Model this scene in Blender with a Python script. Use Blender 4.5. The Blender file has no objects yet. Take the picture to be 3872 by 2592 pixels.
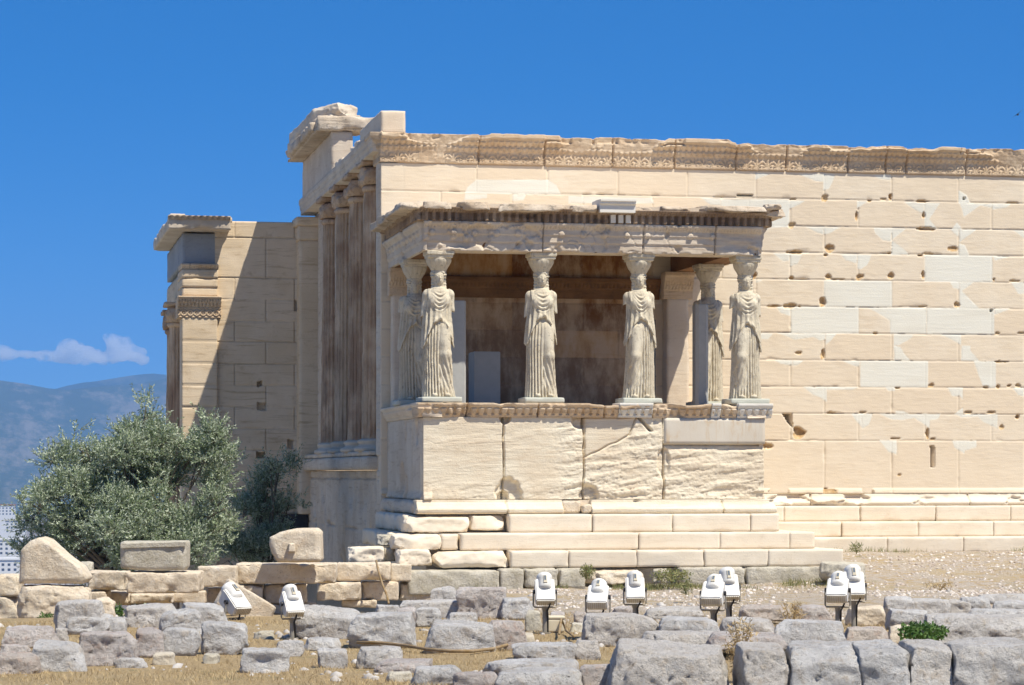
import bpy, math, random
import numpy as np
from mathutils import Vector, Matrix
R = math.radians
sc = bpy.context.scene
COL = sc.collection
# ------------------------------------------------------------------ camera
YAW = R(10.9)
CAM = np.array([-6.42, -45.61, 1.8])
FPX, CU, CV = 9823.0, 1936.0, 1790.0          # focal length, optical centre and horizon in photograph pixels
cam = bpy.data.cameras.new('camera'); camo = bpy.data.objects.new('camera', cam); COL.objects.link(camo)
cam.sensor_width = 36; cam.lens = 36 * FPX / 3872; cam.shift_y = (1790 - 1296) / 3872
cam.clip_start = .5; cam.clip_end = 60000
camo.location = CAM; camo.rotation_euler = (R(90), 0, -YAW)
sc.camera = camo
# ------------------------------------------------------------------ light
SUN = Vector((.344, -.45, 1)).normalized()
w = bpy.data.worlds.new('World'); sc.world = w; w.use_nodes = True
nt = w.node_tree; bg = nt.nodes['Background']
sky = nt.nodes.new('ShaderNodeTexSky'); sky.sky_type = 'NISHITA'; sky.sun_disc = False
sky.sun_elevation = math.asin(SUN.z); sky.sun_rotation = math.atan2(SUN.x, SUN.y)
sky.altitude = 150; sky.air_density = .5; sky.dust_density = 0.; sky.ozone_density = 6.0
hs = nt.nodes.new('ShaderNodeHueSaturation'); hs.inputs['Saturation'].default_value = 1.36
nt.links.new(sky.outputs[0], hs.inputs['Color']); sm = nt.nodes.new('ShaderNodeMix'); sm.data_type = 'RGBA'; sm.inputs[0].default_value = .56; sm.inputs[7].default_value = (.03, .84, 2.85, 1)
nt.links.new(hs.outputs[0], sm.inputs[6]); # pale glow added to the unseen south-western sky, to lift the shade
tc = nt.nodes.new('ShaderNodeTexCoord'); dp = nt.nodes.new('ShaderNodeVectorMath'); dp.operation = 'DOT_PRODUCT'; dp.inputs[1].default_value = Vector((-.62, -.6, .5)).normalized()
mr = nt.nodes.new('ShaderNodeMapRange'); mr.interpolation_type = 'SMOOTHSTEP'; mr.inputs[1].default_value = -.25; mr.inputs[2].default_value = .95; mr.inputs[3].default_value = 0; mr.inputs[4].default_value = .12
hm = nt.nodes.new('ShaderNodeMix'); hm.data_type = 'RGBA'; hm.inputs[7].default_value = (3.6, 3.4, 3.1, 1)
nt.links.new(tc.outputs['Generated'], dp.inputs[0]); nt.links.new(dp.outputs['Value'], mr.inputs[0]); nt.links.new(mr.outputs[0], hm.inputs[0])
nt.links.new(sm.outputs[2], hm.inputs[6]); nt.links.new(hm.outputs[2], bg.inputs[0])
bg.inputs[1].default_value = .115
sl = bpy.data.lights.new('sun', 'SUN'); so = bpy.data.objects.new('sun', sl); COL.objects.link(so)
sl.energy = 4.6; sl.angle = R(.5); sl.color = (1, .945, .83)
so.rotation_euler = SUN.to_track_quat('Z', 'Y').to_euler()
vs = sc.view_settings; vs.view_transform = 'Standard'; vs.look = 'None'; vs.gamma = 1; vs.exposure = .48
sc.cycles.max_bounces = 8; sc.cycles.diffuse_bounces = 4; sc.cycles.transmission_bounces = 4; sc.cycles.volume_bounces = 6
# ------------------------------------------------------------------ helpers
def ray(u, v):
    a = (u - CU) / FPX
    s, c = math.sin(YAW), math.cos(YAW)
    return np.array([s + c * a, c - s * a, (CV - v) / FPX])
def on_y(u, v, y):
    r = ray(u, v); return CAM + r * ((y - CAM[1]) / r[1])
def on_x(u, v, x):
    r = ray(u, v); return CAM + r * ((x - CAM[0]) / r[0])
def at_d(u, v, d):
    return CAM + ray(u, v) * d
ZR = {'A': (0, 1900, .5548), 'B': (1200, 1900, .5975), 'C': (2500, 1900, .5856), '5': (2850, 500, .4465), '6': (2850, 1150, .4465),
      '3': (1350, 1450, .5102), '4': (2150, 1450, .5102), '7': (1350, 700, .3841), '8': (2150, 700, .3841), 'D': (0, 0, 1.6533)}
def zz(k, x, y):
    a, b, s = ZR[k]; return a + x * s, b + y * s
def _h(ix, iy, iz, s):
    n = (ix.astype(np.int64) * 374761393 + iy.astype(np.int64) * 668265263 + iz.astype(np.int64) * 2147483647 + s * 974634777) & 0xffffffff
    n = ((n ^ (n >> 13)) * 1274126177) & 0xffffffff
    n = ((n ^ (n >> 16)) * 2246822519) & 0xffffffff
    return ((n ^ (n >> 15)) & 0xffffff) / float(0xffffff)
def vn(P, s=0):
    f = np.floor(P); i = f.astype(np.int64); t = P - f; t = t * t * (3 - 2 * t)
    x, y, z = i[:, 0], i[:, 1], i[:, 2]; a, b, c = t[:, 0], t[:, 1], t[:, 2]
    l = lambda p, q, w_: p + (q - p) * w_
    return l(l(l(_h(x, y, z, s), _h(x + 1, y, z, s), a), l(_h(x, y + 1, z, s), _h(x + 1, y + 1, z, s), a), b),
             l(l(_h(x, y, z + 1, s), _h(x + 1, y, z + 1, s), a), l(_h(x, y + 1, z + 1, s), _h(x + 1, y + 1, z + 1, s), a), b), c) * 2 - 1
def fbm(P, s=0, o=4):
    r = 0; a = .5
    for k in range(o):
        r = r + a * vn(P * 2 ** k + 17.3 * k, s + k); a *= .5
    return r
def sst(a, b, x):
    t = np.clip((x - a) / (b - a), 0, 1); return t * t * (3 - 2 * t)
ORIG = {}
def link(name, me, mat=None, parent=None):
    o = bpy.data.objects.new(name, me); COL.objects.link(o)
    if mat is not None:
        for m in (mat if isinstance(mat, (list, tuple)) else [mat]): me.materials.append(m)
    if parent: o.parent = parent
    return o
def obj(name, V, F, mat, parent=None, smooth=True, attrs=None, loc=None, mi=None):
    """V in world coordinates; F an (n,4) array of quads or a list of tuples."""
    V = np.asarray(V, float)
    L = np.zeros(3)
    if parent: L = ORIG[parent.name]
    elif loc is not None: L = np.array(loc, float)
    me = bpy.data.meshes.new(name); W = V - L
    if isinstance(F, np.ndarray) and F.ndim == 2:
        k = F.shape[1]
        me.vertices.add(len(W)); me.vertices.foreach_set('co', W.ravel())
        me.loops.add(F.size); me.loops.foreach_set('vertex_index', F.ravel().astype(np.int32))
        me.polygons.add(len(F)); me.polygons.foreach_set('loop_start', (np.arange(len(F)) * k).astype(np.int32))
        me.polygons.foreach_set('loop_total', np.full(len(F), k, np.int32))
        me.update(calc_edges=True)
    else:
        me.from_pydata([tuple(p) for p in W], [], [tuple(f) for f in F])
    me.validate()
    if smooth: me.polygons.foreach_set('use_smooth', np.ones(len(me.polygons), bool))
    if mi is not None: me.polygons.foreach_set('material_index', np.asarray(mi, np.int32))
    for k, a in (attrs or {}).items():
        at = me.attributes.new(k, 'FLOAT', 'POINT'); at.data.foreach_set('value', np.asarray(a, np.float32))
    o = link(name, me, mat, parent)
    if not parent and loc is not None: o.location = L
    ORIG[o.name] = L
    return o
def tag(o, label=None, cat=None, group=None, kind=None):
    if label: o['label'] = label
    if cat: o['category'] = cat
    if group: o['group'] = group
    if kind or cat: o['kind'] = kind or 'thing'
    return o
def empty(name, loc, label=None, cat=None, group=None):
    o = bpy.data.objects.new(name, None); COL.objects.link(o); o.location = loc; o.empty_display_size = .2
    ORIG[o.name] = np.array(loc, float)
    return tag(o, label, cat, group)
class MB:
    """collects plain pieces into one mesh"""
    def __init__(s): s.V = []; s.F = []; s.n = 0
    def add(s, V, F):
        s.V.append(np.asarray(V, float)); s.F += [tuple(int(i) + s.n for i in f) for f in F]; s.n += len(V); return s
    def box(s, a, b):
        (x0, y0, z0), (x1, y1, z1) = a, b
        return s.add([(x0, y0, z0), (x1, y0, z0), (x1, y1, z0), (x0, y1, z0), (x0, y0, z1), (x1, y0, z1), (x1, y1, z1), (x0, y1, z1)],
                     [(3, 2, 1, 0), (4, 5, 6, 7), (0, 1, 5, 4), (1, 2, 6, 5), (2, 3, 7, 6), (3, 0, 4, 7)])
    def tube(s, P, r, n=10, caps=True):
        P = [np.array(p, float) for p in P]; rr = r if hasattr(r, '__len__') else [r] * len(P)
        V = []; up = np.array([.13, .21, .97])
        for i, p in enumerate(P):
            t = P[min(i + 1, len(P) - 1)] - P[max(i - 1, 0)]; t = t / (np.linalg.norm(t) + 1e-9)
            a = np.cross(t, up if abs(t @ up) < .95 else np.array([1., 0, 0])); a /= np.linalg.norm(a); b = np.cross(t, a)
            V += [p + rr[i] * (math.cos(q) * a + math.sin(q) * b) for q in np.linspace(0, 2 * math.pi, n, endpoint=False)]
        F = [(i * n + j, i * n + (j + 1) % n, (i + 1) * n + (j + 1) % n, (i + 1) * n + j) for i in range(len(P) - 1) for j in range(n)]
        if caps: F += [tuple(range(n))[::-1], tuple((len(P) - 1) * n + j for j in range(n))]
        return s.add(V, F)
    def prism(s, poly, a, b, ax=0):
        """poly in the two axes other than ax, extruded from a to b along ax"""
        n = len(poly); V = []
        for t in (a, b):
            for p in poly:
                q = list(p); q.insert(ax, t); V.append(q)
        return s.add(V, [tuple(range(n)), tuple(range(2 * n - 1, n - 1, -1))] + [(i, i + n, (i + 1) % n + n, (i + 1) % n) for i in range(n)])
    def build(s, name, mat, parent=None, smooth=False, loc=None):
        return obj(name, np.vstack(s.V), s.F, mat, parent, smooth, loc=loc)
_lat = {}
def lattice(nx, ny, nz):
    k = (nx, ny, nz)
    if k in _lat: return _lat[k]
    Q = []
    def g(A, B, f):
        a, b = np.meshgrid(np.arange(A), np.arange(B), indexing='ij'); a = a.ravel(); b = b.ravel()
        Q.append(np.stack([f(a, b), f(a + 1, b), f(a + 1, b + 1), f(a, b + 1)], 1))
    S = lambda x, y, z: np.stack(np.broadcast_arrays(x, y, z), -1)
    g(nx, ny, lambda a, b: S(a, b, nz)); g(ny, nx, lambda a, b: S(b, a, 0))
    g(nx, nz, lambda a, b: S(a, 0, b)); g(nz, nx, lambda a, b: S(b, ny, a))
    g(ny, nz, lambda a, b: S(nx, a, b)); g(nz, ny, lambda a, b: S(0, b, a))
    Q = np.concatenate(Q); key = (Q[..., 0] * 4096 + Q[..., 1]) * 4096 + Q[..., 2]
    u, inv = np.unique(key.ravel(), return_inverse=True)
    I = np.stack([u // 4096 // 4096, (u // 4096) % 4096, u % 4096], 1)
    P = I / np.array([nx, ny, nz]) * 2 - 1
    _lat[k] = (P, inv.reshape(-1, 4)); return _lat[k]
def block(c, h, res=.05, seed=0, rnd=.02, chip=.03, rough=.004, yaw=0, cmax=48):
    """weathered squared block: rounded edges, chipped arrises, slightly rough faces. returns V,F"""
    h = np.array(h, float); n = [int(np.clip(round(2 * q / res), 2, cmax)) for q in h]
    p, F = lattice(*n); p = p * h
    r = min(rnd, h.min() * .9); q = np.clip(p, -(h - r), h - r); d = p - q
    L = np.linalg.norm(d, axis=1, keepdims=True) + 1e-9; nrm = d / L
    V = q + nrm * r
    W = V + np.array(c) + seed * 3.7
    e = np.sort(h - np.abs(p), axis=1)[:, 1]                     # distance to the nearest arris
    m = np.exp(-e / (chip * 2.2 + 1e-6))
    k = np.clip(fbm(W * 4.5, seed, 3) * 1.9 + .12, 0, 1)
    V = V - nrm * (m * k * chip)[:, None] - V / (np.linalg.norm(V, axis=1, keepdims=True) + 1e-9) * (m * k * chip * .8)[:, None]
    V = V + nrm * (rough * fbm(W * 9, seed + 5, 4))[:, None]
    if yaw:
        cs, sn = math.cos(yaw), math.sin(yaw); V = np.stack([V[:, 0] * cs - V[:, 1] * sn, V[:, 0] * sn + V[:, 1] * cs, V[:, 2]], 1)
    return V + np.array(c), F
def joinVF(L):
    V = []; F = []; n = 0
    for v, f in L: V.append(v); F.append(f + n); n += len(v)
    return np.vstack(V), np.vstack(F)
def rock(c, h, seed=0, res=.028, round_=.35, cuts=7, rough=.03, tilt=.25, taper=.16, yaw=0):
    """broken or quarried stone filling the box c +- h: tapered, skewed, cut by random planes, pitted"""
    h = np.array(h, float); n = [int(np.clip(round(2 * q / res), 6, 64)) for q in h]
    rg = np.random.RandomState(seed + 11)
    p, F = lattice(*n); p = p * h
    r = h.min() * round_; q = np.clip(p, -(h - r), h - r); d = p - q
    d = d / (np.linalg.norm(d, axis=1, keepdims=True) + 1e-9); V = q + d * r
    zt = V[:, 2] / h[2]; k = min(1, rough / .02)
    V[:, 0] = V[:, 0] * (1 - k * rg.uniform(0, .7) * taper * zt) + k * rg.uniform(-.6, .6) * taper * zt * h[0] * .6
    V[:, 1] = V[:, 1] * (1 - k * rg.uniform(.3, 1) * taper * zt)
    V[:, 2] = V[:, 2] + k * h[2] * (zt > 0) * zt * (rg.uniform(-.6, .6) * tilt * V[:, 0] / h[0] + rg.uniform(.3, 1.2) * tilt * V[:, 1] / h[1])
    for i in range(cuts + 26):
        nn = rg.normal(size=3); nn[2] = nn[2] * .9 + .15; nn /= np.linalg.norm(nn); base = V @ nn
        sup = base.max() * (rg.uniform(.74, .90) if i < cuts else rg.uniform(.88, .975))
        t = base - sup; V = V - nn * np.clip(t, 0, None)[:, None]
    S = V + seed * 5.13; s = h.mean()
    f1 = fbm(S * (1.0 / s), seed, 2); f2 = fbm(S * 8, seed + 3, 5); cr = np.abs(fbm(S * np.array([3.2, 3.2, 4.5]), seed + 7, 3)); f4 = fbm(S * 24, seed + 9, 2)
    nr = V / h; nr = nr / (np.linalg.norm(nr, axis=1, keepdims=True) + 1e-9)
    side = sst(.75, .35, nr[:, 2]); pit = np.clip(fbm(S * 12, seed + 13, 3) - .22, 0, 1)
    # broken ledges: the surface steps in flat flakes
    fl = fbm(S * np.array([3.5, 3.5, 5.5]), seed + 21, 3); led = np.floor(fl * 7) / 7
    disp = f1 * .06 * s * k + led * rough * 1.5 * (.4 + .9 * side) + f2 * rough * (.3 + .6 * side) - (1 - sst(0, .022, cr)) * rough * .9 + f4 * rough * .45 - pit * rough * 1.6 * side
    V = V + nr * disp[:, None]
    lo, hi = V.min(0), V.max(0); V = (V - (lo + hi) / 2) / ((hi - lo) / 2) * h
    if yaw:
        cs, sn = math.cos(yaw), math.sin(yaw); V = np.stack([V[:, 0] * cs - V[:, 1] * sn, V[:, 0] * sn + V[:, 1] * cs, V[:, 2]], 1)
    return V + np.array(c), F
def panel(O, U, N, s0, s1, z0, z1, res, func, skirt=.3):
    """height field standing on the vertical plane through O along U, facing N. func(s,z)->(out, attrs)"""
    O = np.array(O, float); U = np.array(U, float); N = np.array(N, float)
    ns = max(2, int((s1 - s0) / res)); nz = max(2, int((z1 - z0) / res))
    S = np.linspace(s0, s1, ns + 1); Z = np.linspace(z0, z1, nz + 1)
    S = np.concatenate([[s0], S, [s1]]); Z = np.concatenate([[z0], Z, [z1]])
    g, k = np.meshgrid(S, Z, indexing='ij'); s = g.ravel(); z = k.ravel()
    out, at = func(s, z)
    e = np.zeros(g.shape, bool); e[0] = e[-1] = True; e[:, 0] = e[:, -1] = True
    out = np.where(e.ravel(), -skirt, out)
    V = O + s[:, None] * U + out[:, None] * N; V[:, 2] += z
    a, b = np.meshgrid(np.arange(len(S) - 1), np.arange(len(Z) - 1), indexing='ij'); m = len(Z); i = (a * m + b).ravel()
    F = np.stack([i, i + m, i + m + 1, i + 1], 1)
    if np.cross(U, [0, 0, 1]) @ N < 0: F = F[:, ::-1]
    return V, F, at
def polysdf(P, poly):
    """signed distance (negative inside) of points P (n,2) to polygon"""
    poly = np.array(poly, float); d = np.full(len(P), 1e9); s = np.zeros(len(P), bool)
    for i in range(len(poly)):
        a, b = poly[i], poly[i - 1]; e = b - a; w_ = P - a
        t = np.clip((w_ @ e) / (e @ e + 1e-12), 0, 1); d = np.minimum(d, np.linalg.norm(w_ - t[:, None] * e, axis=1))
        c1 = (a[1] <= P[:, 1]) != (b[1] <= P[:, 1])
        with np.errstate(divide='ignore', invalid='ignore'):
            xi = a[0] + (P[:, 1] - a[1]) / (b[1] - a[1]) * (b[0] - a[0])
        s ^= c1 & (P[:, 0] < xi)
    return np.where(s, -d, d)
# ------------------------------------------------------------------ materials
def mat(name):
    m = bpy.data.materials.new(name); m.use_nodes = True; t = m.node_tree; b = t.nodes['Principled BSDF']
    b.inputs['Roughness'].default_value = .85; b.inputs['Specular IOR Level'].default_value = .25
    return m, t, b
def N(t, ty, **k):
    n = t.nodes.new(ty)
    for a, v in k.items():
        if a in n.inputs: n.inputs[a].default_value = v
        else: setattr(n, a, v)
    return n
def c4(c): return (c[0], c[1], c[2], 1)
def mixc(t, f, a, b, mode='MIX'):
    n = t.nodes.new('ShaderNodeMix'); n.data_type = 'RGBA'; n.blend_type = mode
    for i, v in ((0, f), (6, a), (7, b)):
        if hasattr(v, 'default_value') or hasattr(v, 'is_linked'): t.links.new(v, n.inputs[i])
        elif i == 0: n.inputs[0].default_value = v
        else: n.inputs[i].default_value = c4(v)
    return n.outputs[2]
def noise(t, co, scale, det=5, rough=.6, sx=1, sy=1, sz=1, rot=(0, 0, 0), dist=0):
    mp = N(t, 'ShaderNodeMapping'); mp.inputs['Scale'].default_value = (sx, sy, sz); mp.inputs['Rotation'].default_value = rot
    t.links.new(co, mp.inputs[0]); n = N(t, 'ShaderNodeTexNoise'); n.inputs['Scale'].default_value = scale
    n.inputs['Detail'].default_value = det; n.inputs['Roughness'].default_value = rough; n.inputs['Distortion'].default_value = dist
    t.links.new(mp.outputs[0], n.inputs[0]); return n.outputs[0]
def ramp(t, f, a, b, lo=0, hi=1):
    n = N(t, 'ShaderNodeMapRange'); n.interpolation_type = 'SMOOTHSTEP'
    for i, v in enumerate((a, b, lo, hi)): n.inputs[i + 1].default_value = v
    t.links.new(f, n.inputs[0]); return n.outputs[0]
def mul(t, a, b, op='MULTIPLY'):
    n = t.nodes.new('ShaderNodeMath'); n.operation = op
    for i, v in enumerate((a, b)):
        if hasattr(v, 'is_linked'): t.links.new(v, n.inputs[i])
        else: n.inputs[i].default_value = v
    return n.outputs[0]
def attr(t, name):
    n = t.nodes.new('ShaderNodeAttribute'); n.attribute_name = name; return n.outputs['Fac']
def coord(t, kind='Object'):
    return N(t, 'ShaderNodeTexCoord').outputs[kind]
def bump(t, b, h, strength=.5, dist=.02):
    n = N(t, 'ShaderNodeBump'); n.inputs['Strength'].default_value = strength; n.inputs['Distance'].default_value = dist
    t.links.new(h, n.inputs['Height']); t.links.new(n.outputs[0], b.inputs['Normal'])
def stone(name, light, dark, stain, vein=.5, pits=.3, bumps=.5, scale=1., tilt=0., lichen=0., rnd=False, vx=.25, vz=2.6):
    """layered stone: broad tone patches, bedding veins, rusty stains, small pits"""
    m, t, b = mat(name); co = coord(t)
    if rnd:
        oi = N(t, 'ShaderNodeObjectInfo'); ad = N(t, 'ShaderNodeVectorMath', operation='ADD')
        sc_ = N(t, 'ShaderNodeVectorMath', operation='SCALE'); sc_.inputs['Scale'].default_value = 37.
        t.links.new(oi.outputs['Location'], sc_.inputs[0]); t.links.new(co, ad.inputs[0]); t.links.new(sc_.outputs[0], ad.inputs[1]); co = ad.outputs[0]
    big = noise(t, co, 1.3 * scale, 5, .6)
    veins = noise(t, co, 5 * scale, 7, .68, vx, vx, vz, (0, tilt, 0), .6)
    fine = noise(t, co, 40 * scale, 4, .7)
    c = mixc(t, ramp(t, big, .32, .68), light, dark)
    c = mixc(t, mul(t, ramp(t, veins, .5, .72), vein), c, stain)
    st = noise(t, co, 3.1 * scale, 6, .7)
    c = mixc(t, mul(t, ramp(t, st, .56, .78), .55), c, stain)
    if lichen:
        li = noise(t, co, 7 * scale, 6, .75); c = mixc(t, mul(t, ramp(t, li, .54, .66), lichen), c, (.05, .048, .045))
    c = mixc(t, mul(t, ramp(t, fine, .58, .72), pits), c, tuple(x * .45 for x in stain))
    t.links.new(c, b.inputs['Base Color'])
    hh = mul(t, mul(t, fine, .5), veins, 'ADD'); bump(t, b, hh, bumps, .02)
    return m, t, b, c
def rubble(name, light, dark, rust, pit=.7, bumps=1., scale=1., white=.4):
    """unbedded rough stone: blotches, pale lichen, dark pits, rusty stains; differs from stone to stone"""
    m, t, b = mat(name); co = coord(t); oi = N(t, 'ShaderNodeObjectInfo'); ad = N(t, 'ShaderNodeVectorMath', operation='ADD')
    sc_ = N(t, 'ShaderNodeVectorMath', operation='SCALE'); sc_.inputs['Scale'].default_value = 37.
    t.links.new(oi.outputs['Location'], sc_.inputs[0]); t.links.new(co, ad.inputs[0]); t.links.new(sc_.outputs[0], ad.inputs[1]); co = ad.outputs[0]
    a = noise(t, co, 2.2 * scale, 6, .65, dist=.5); f = noise(t, co, 17 * scale, 7, .8); g = noise(t, co, 6 * scale, 7, .72); l = noise(t, co, 4 * scale, 8, .8)
    c = mixc(t, ramp(t, a, .36, .64), light, dark); c = mixc(t, ramp(t, oi.outputs['Random'], .45, 1, 0, .55), c, tuple(.5 * p + .5 * q for p, q in zip(light, (.66, .52, .36)))); c = mixc(t, mul(t, ramp(t, g, .50, .66), .55), c, rust)
    c = mixc(t, mul(t, ramp(t, l, .54, .66), white), c, tuple(min(.7, x * 1.45) for x in light))
    c = mixc(t, mul(t, ramp(t, f, .55, .68), pit), c, tuple(x * .35 for x in dark)); t.links.new(c, b.inputs['Base Color'])
    bump(t, b, mul(t, mul(t, f, .6), g, 'ADD'), bumps, .05); b.inputs['Roughness'].default_value = .95; return m
def paint(name, col, rough=.5, var=.06, metal=0.):
    m, t, b = mat(name); n = noise(t, coord(t), 9, 4)
    t.links.new(mixc(t, ramp(t, n, .35, .7), col, tuple(max(0, x - var) for x in col)), b.inputs['Base Color'])
    b.inputs['Roughness'].default_value = rough; b.inputs['Metallic'].default_value = metal; return m
OLDC = ((.78, .68, .53), (.75, .635, .475), (.58, .445, .285))
M = {}
# south wall: old marble, fresh infill marble and brown break faces told apart by attributes
m, t, b, c = stone('old_and_new_marble', *OLDC, vein=.42, pits=.3, bumps=.3, tilt=.06)
tone = attr(t, 'tone'); c = mixc(t, mul(t, tone, .85), c, (.735, .605, .44))
co = coord(t); vv = noise(t, co, 2.2, 4, .5, .4, .4, 1, (0, .5, 0))
new = mixc(t, ramp(t, vv, .4, .7), (.765, .735, .63), (.73, .69, .58))
c = mixc(t, attr(t, 'fresh'), c, new)
br = noise(t, co, 6, 5, .7); c = mixc(t, attr(t, 'broken'), c, mixc(t, ramp(t, br, .4, .65), (.62, .45, .25), (.46, .29, .135)))
pn = noise(t, co, 2.2, 6, .7, 1, 1, .45); c = mixc(t, mul(t, attr(t, 'patina_shade'), ramp(t, pn, .36, .62, .55, 1)), c, mixc(t, ramp(t, mul(t, mul(t, pn, .75), mul(t, tone, .28), 'ADD'), .38, .66), (.50, .255, .08), (.19, .075, .018)))  # brown patina, deepened to put the porch's inner shade into the colour
t.links.new(c, b.inputs['Base Color']); M['wall'] = m
M['marble'] = stone('weathered_marble', (.74, .63, .49), (.68, .56, .42), (.50, .37, .24), vein=.4, pits=.3, bumps=.4, tilt=.08)[0]
M['parapet'] = stone('streaked_marble', (.78, .69, .53), (.735, .62, .455), (.54, .40, .26), vein=.5, pits=.3, bumps=.7, tilt=.13)[0]
M['steps'] = stone('step_marble', (.77, .68, .545), (.735, .63, .485), (.55, .44, .31), vein=.3, pits=.35, bumps=.3, tilt=.2)[0]
M['carved'] = stone('stained_carved_marble', (.68, .54, .38), (.58, .42, .265), (.32, .20, .105), vein=.5, pits=.5, bumps=.6, lichen=.2)[0]
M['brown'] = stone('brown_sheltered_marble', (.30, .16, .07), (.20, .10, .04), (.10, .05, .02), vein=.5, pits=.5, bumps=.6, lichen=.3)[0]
M['cornice'] = stone('blackened_marble', (.66, .56, .44), (.46, .35, .24), (.22, .145, .085), vein=.4, pits=.5, bumps=.8, lichen=.55)[0]
M['sooty'] = stone('soot_stained_marble', (.42, .31, .21), (.22, .15, .10), (.10, .065, .045), vein=.5, pits=.5, bumps=.6, lichen=.55)[0]
M['greymarble'] = stone('grey_marble', (.68, .585, .465), (.58, .48, .365), (.42, .29, .18), vein=.5, pits=.4, bumps=.5, lichen=.08)[0]
M['westwall'] = stone('west_marble', (.68, .585, .46), (.58, .48, .365), (.36, .25, .155), vein=.55, pits=.35, bumps=.5, lichen=.12)[0]
M['column'] = stone('rusty_shade_streak_marble', (.62, .47, .32), (.40, .26, .165), (.17, .10, .065), vein=.62, pits=.3, bumps=.4, vx=4., vz=.3)[0]  # flute shading put into the colour as upright streaks, over rusty ochre
M['northwall'] = stone('north_porch_marble', (.73, .59, .42), (.66, .515, .34), (.36, .235, .12), vein=.6, pits=.25, bumps=.4, tilt=.04)[0]
M['newmarble'] = stone('fresh_marble', (.76, .72, .64), (.72, .68, .60), (.64, .58, .49), vein=.3, pits=.08, bumps=.12)[0]
M['eleusis'] = stone('blue_grey_frieze_stone', (.36, .38, .40), (.30, .32, .34), (.17, .17, .18), vein=.2, pits=.7, bumps=.4)[0]
M['statue'] = stone('statue_stone', (.67, .60, .465), (.58, .505, .375), (.33, .25, .16), vein=.6, pits=.5, bumps=.5, lichen=.42, vx=2.6, vz=.45, scale=2.)[0]
M['plinth'] = stone('grey_plinth', (.56, .56, .48), (.50, .50, .42), (.40, .39, .32), vein=.3, pits=.3, bumps=.3)[0]
M['poros'] = rubble('tan_poros', (.79, .69, .545), (.69, .575, .425), (.58, .43, .28), .65, .8, 1.3, .3)
M['palegrey'] = rubble('pale_foundation_stone', (.62, .57, .47), (.52, .47, .37), (.38, .33, .22), .5, .8, 1.4, .3)
M['grey'] = rubble('grey_limestone', (.79, .765, .73), (.60, .575, .545), (.56, .455, .34), .9, 1.3, 1.5, .5)
M['pink'] = rubble('pinkish_limestone', (.74, .675, .62), (.56, .495, .45), (.60, .41, .31), .9, 1.3, 1.5, .4)
M['white_paint'] = paint('white_lamp_paint', (.80, .775, .72), .45, .17)
M['grey_metal'] = paint('galvanised_steel', (.36, .33, .28), .5, .1, .3)
M['grey_box'] = paint('grey_painted_panel', (.44, .44, .42), .55, .03)
M['dark_metal'] = paint('dark_steel', (.05, .05, .055), .4, .02, .4)
M['cream'] = paint('cream_plastic', (.62, .55, .42), .5, .06)
M['glass'] = paint('lamp_window', (.16, .18, .2), .1, .04)
M['hose'] = paint('brown_hose', (.32, .235, .14), .6, .08)
# ================================================================== temple: south wall
temple = empty('temple', (0, 0, .4), 'long marble temple with patched south wall and tall west columns', 'temple')
TOPZ, COURSE, BASEZ = 6.81, .49, 2.40
def wxy(k, pts):
    out = []
    for x, y in pts:
        p = on_y(*zz(k, x, y), 0.0); out.append((p[0], p[2]))
    return out
FRESH = [('5', q) for q in [
 [(15,348),(140,352),(18,405)], [(370,352),(588,358),(588,425),(530,415)], [(590,355),(690,358),(640,480),(592,495)],
 [(1010,362),(1160,364),(1160,405),(1060,395)], [(1735,490),(1800,530),(1835,606),(1735,604)],
 [(-40,570),(300,576),(300,803),(150,805),(60,870),(-40,900)], [(300,578),(435,583),(300,655)], [(875,588),(960,593),(875,650)],
 [(1270,593),(1445,597),(1440,690),(1350,650)], [(1445,598),(1580,604),(1520,690),(1485,735),(1555,822),(1447,822)],
 [(1740,604),(2015,607),(2015,640),(1920,620),(1785,715),(1760,640)], [(1680,825),(1720,765),(1770,828)], [(2015,607),(2180,609),(2140,640),(2017,655)],
 [(60,862),(155,803),(300,803),(70,812)], [(440,805),(592,808),(592,862),(550,855)], [(595,808),(735,812),(640,860),(595,865)],
 [(1020,812),(1167,815),(1167,925),(1090,915),(1030,860)], [(1168,815),(1285,818),(1170,915)], [(1168,920),(1230,960),(1320,1040),(1168,1038)],
 [(1665,820),(1735,824),(1735,885)], [(1740,826),(1885,830),(1765,915),(1742,935)], [(1740,940),(1790,960),(1825,1048),(1740,1048)],
 [(2190,830),(2289,830),(2289,900),(2230,850)], [(165,1028),(305,1031),(305,1090),(250,1095)], [(307,1031),(410,1034),(370,1115),(310,1145)],
 [(740,1037),(878,1038),(870,1110),(780,1085)], [(880,1038),(995,1040),(960,1130),(910,1160),(880,1155)],
 [(1450,1043),(2020,1048),(2020,1272),(1450,1267)], [(2025,1052),(2160,1055),(2040,1090)], [(597,1258),(1170,1262),(1172,1484),(600,1482)],
 [(1660,1268),(1745,1270),(1745,1335),(1690,1320)], [(1745,1270),(1860,1273),(1765,1345),(1910,1494),(1748,1492)],
 [(2175,1274),(2289,1276),(2289,1370),(2240,1365)], [(20,1253),(80,1255),(20,1280)]]]
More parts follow.
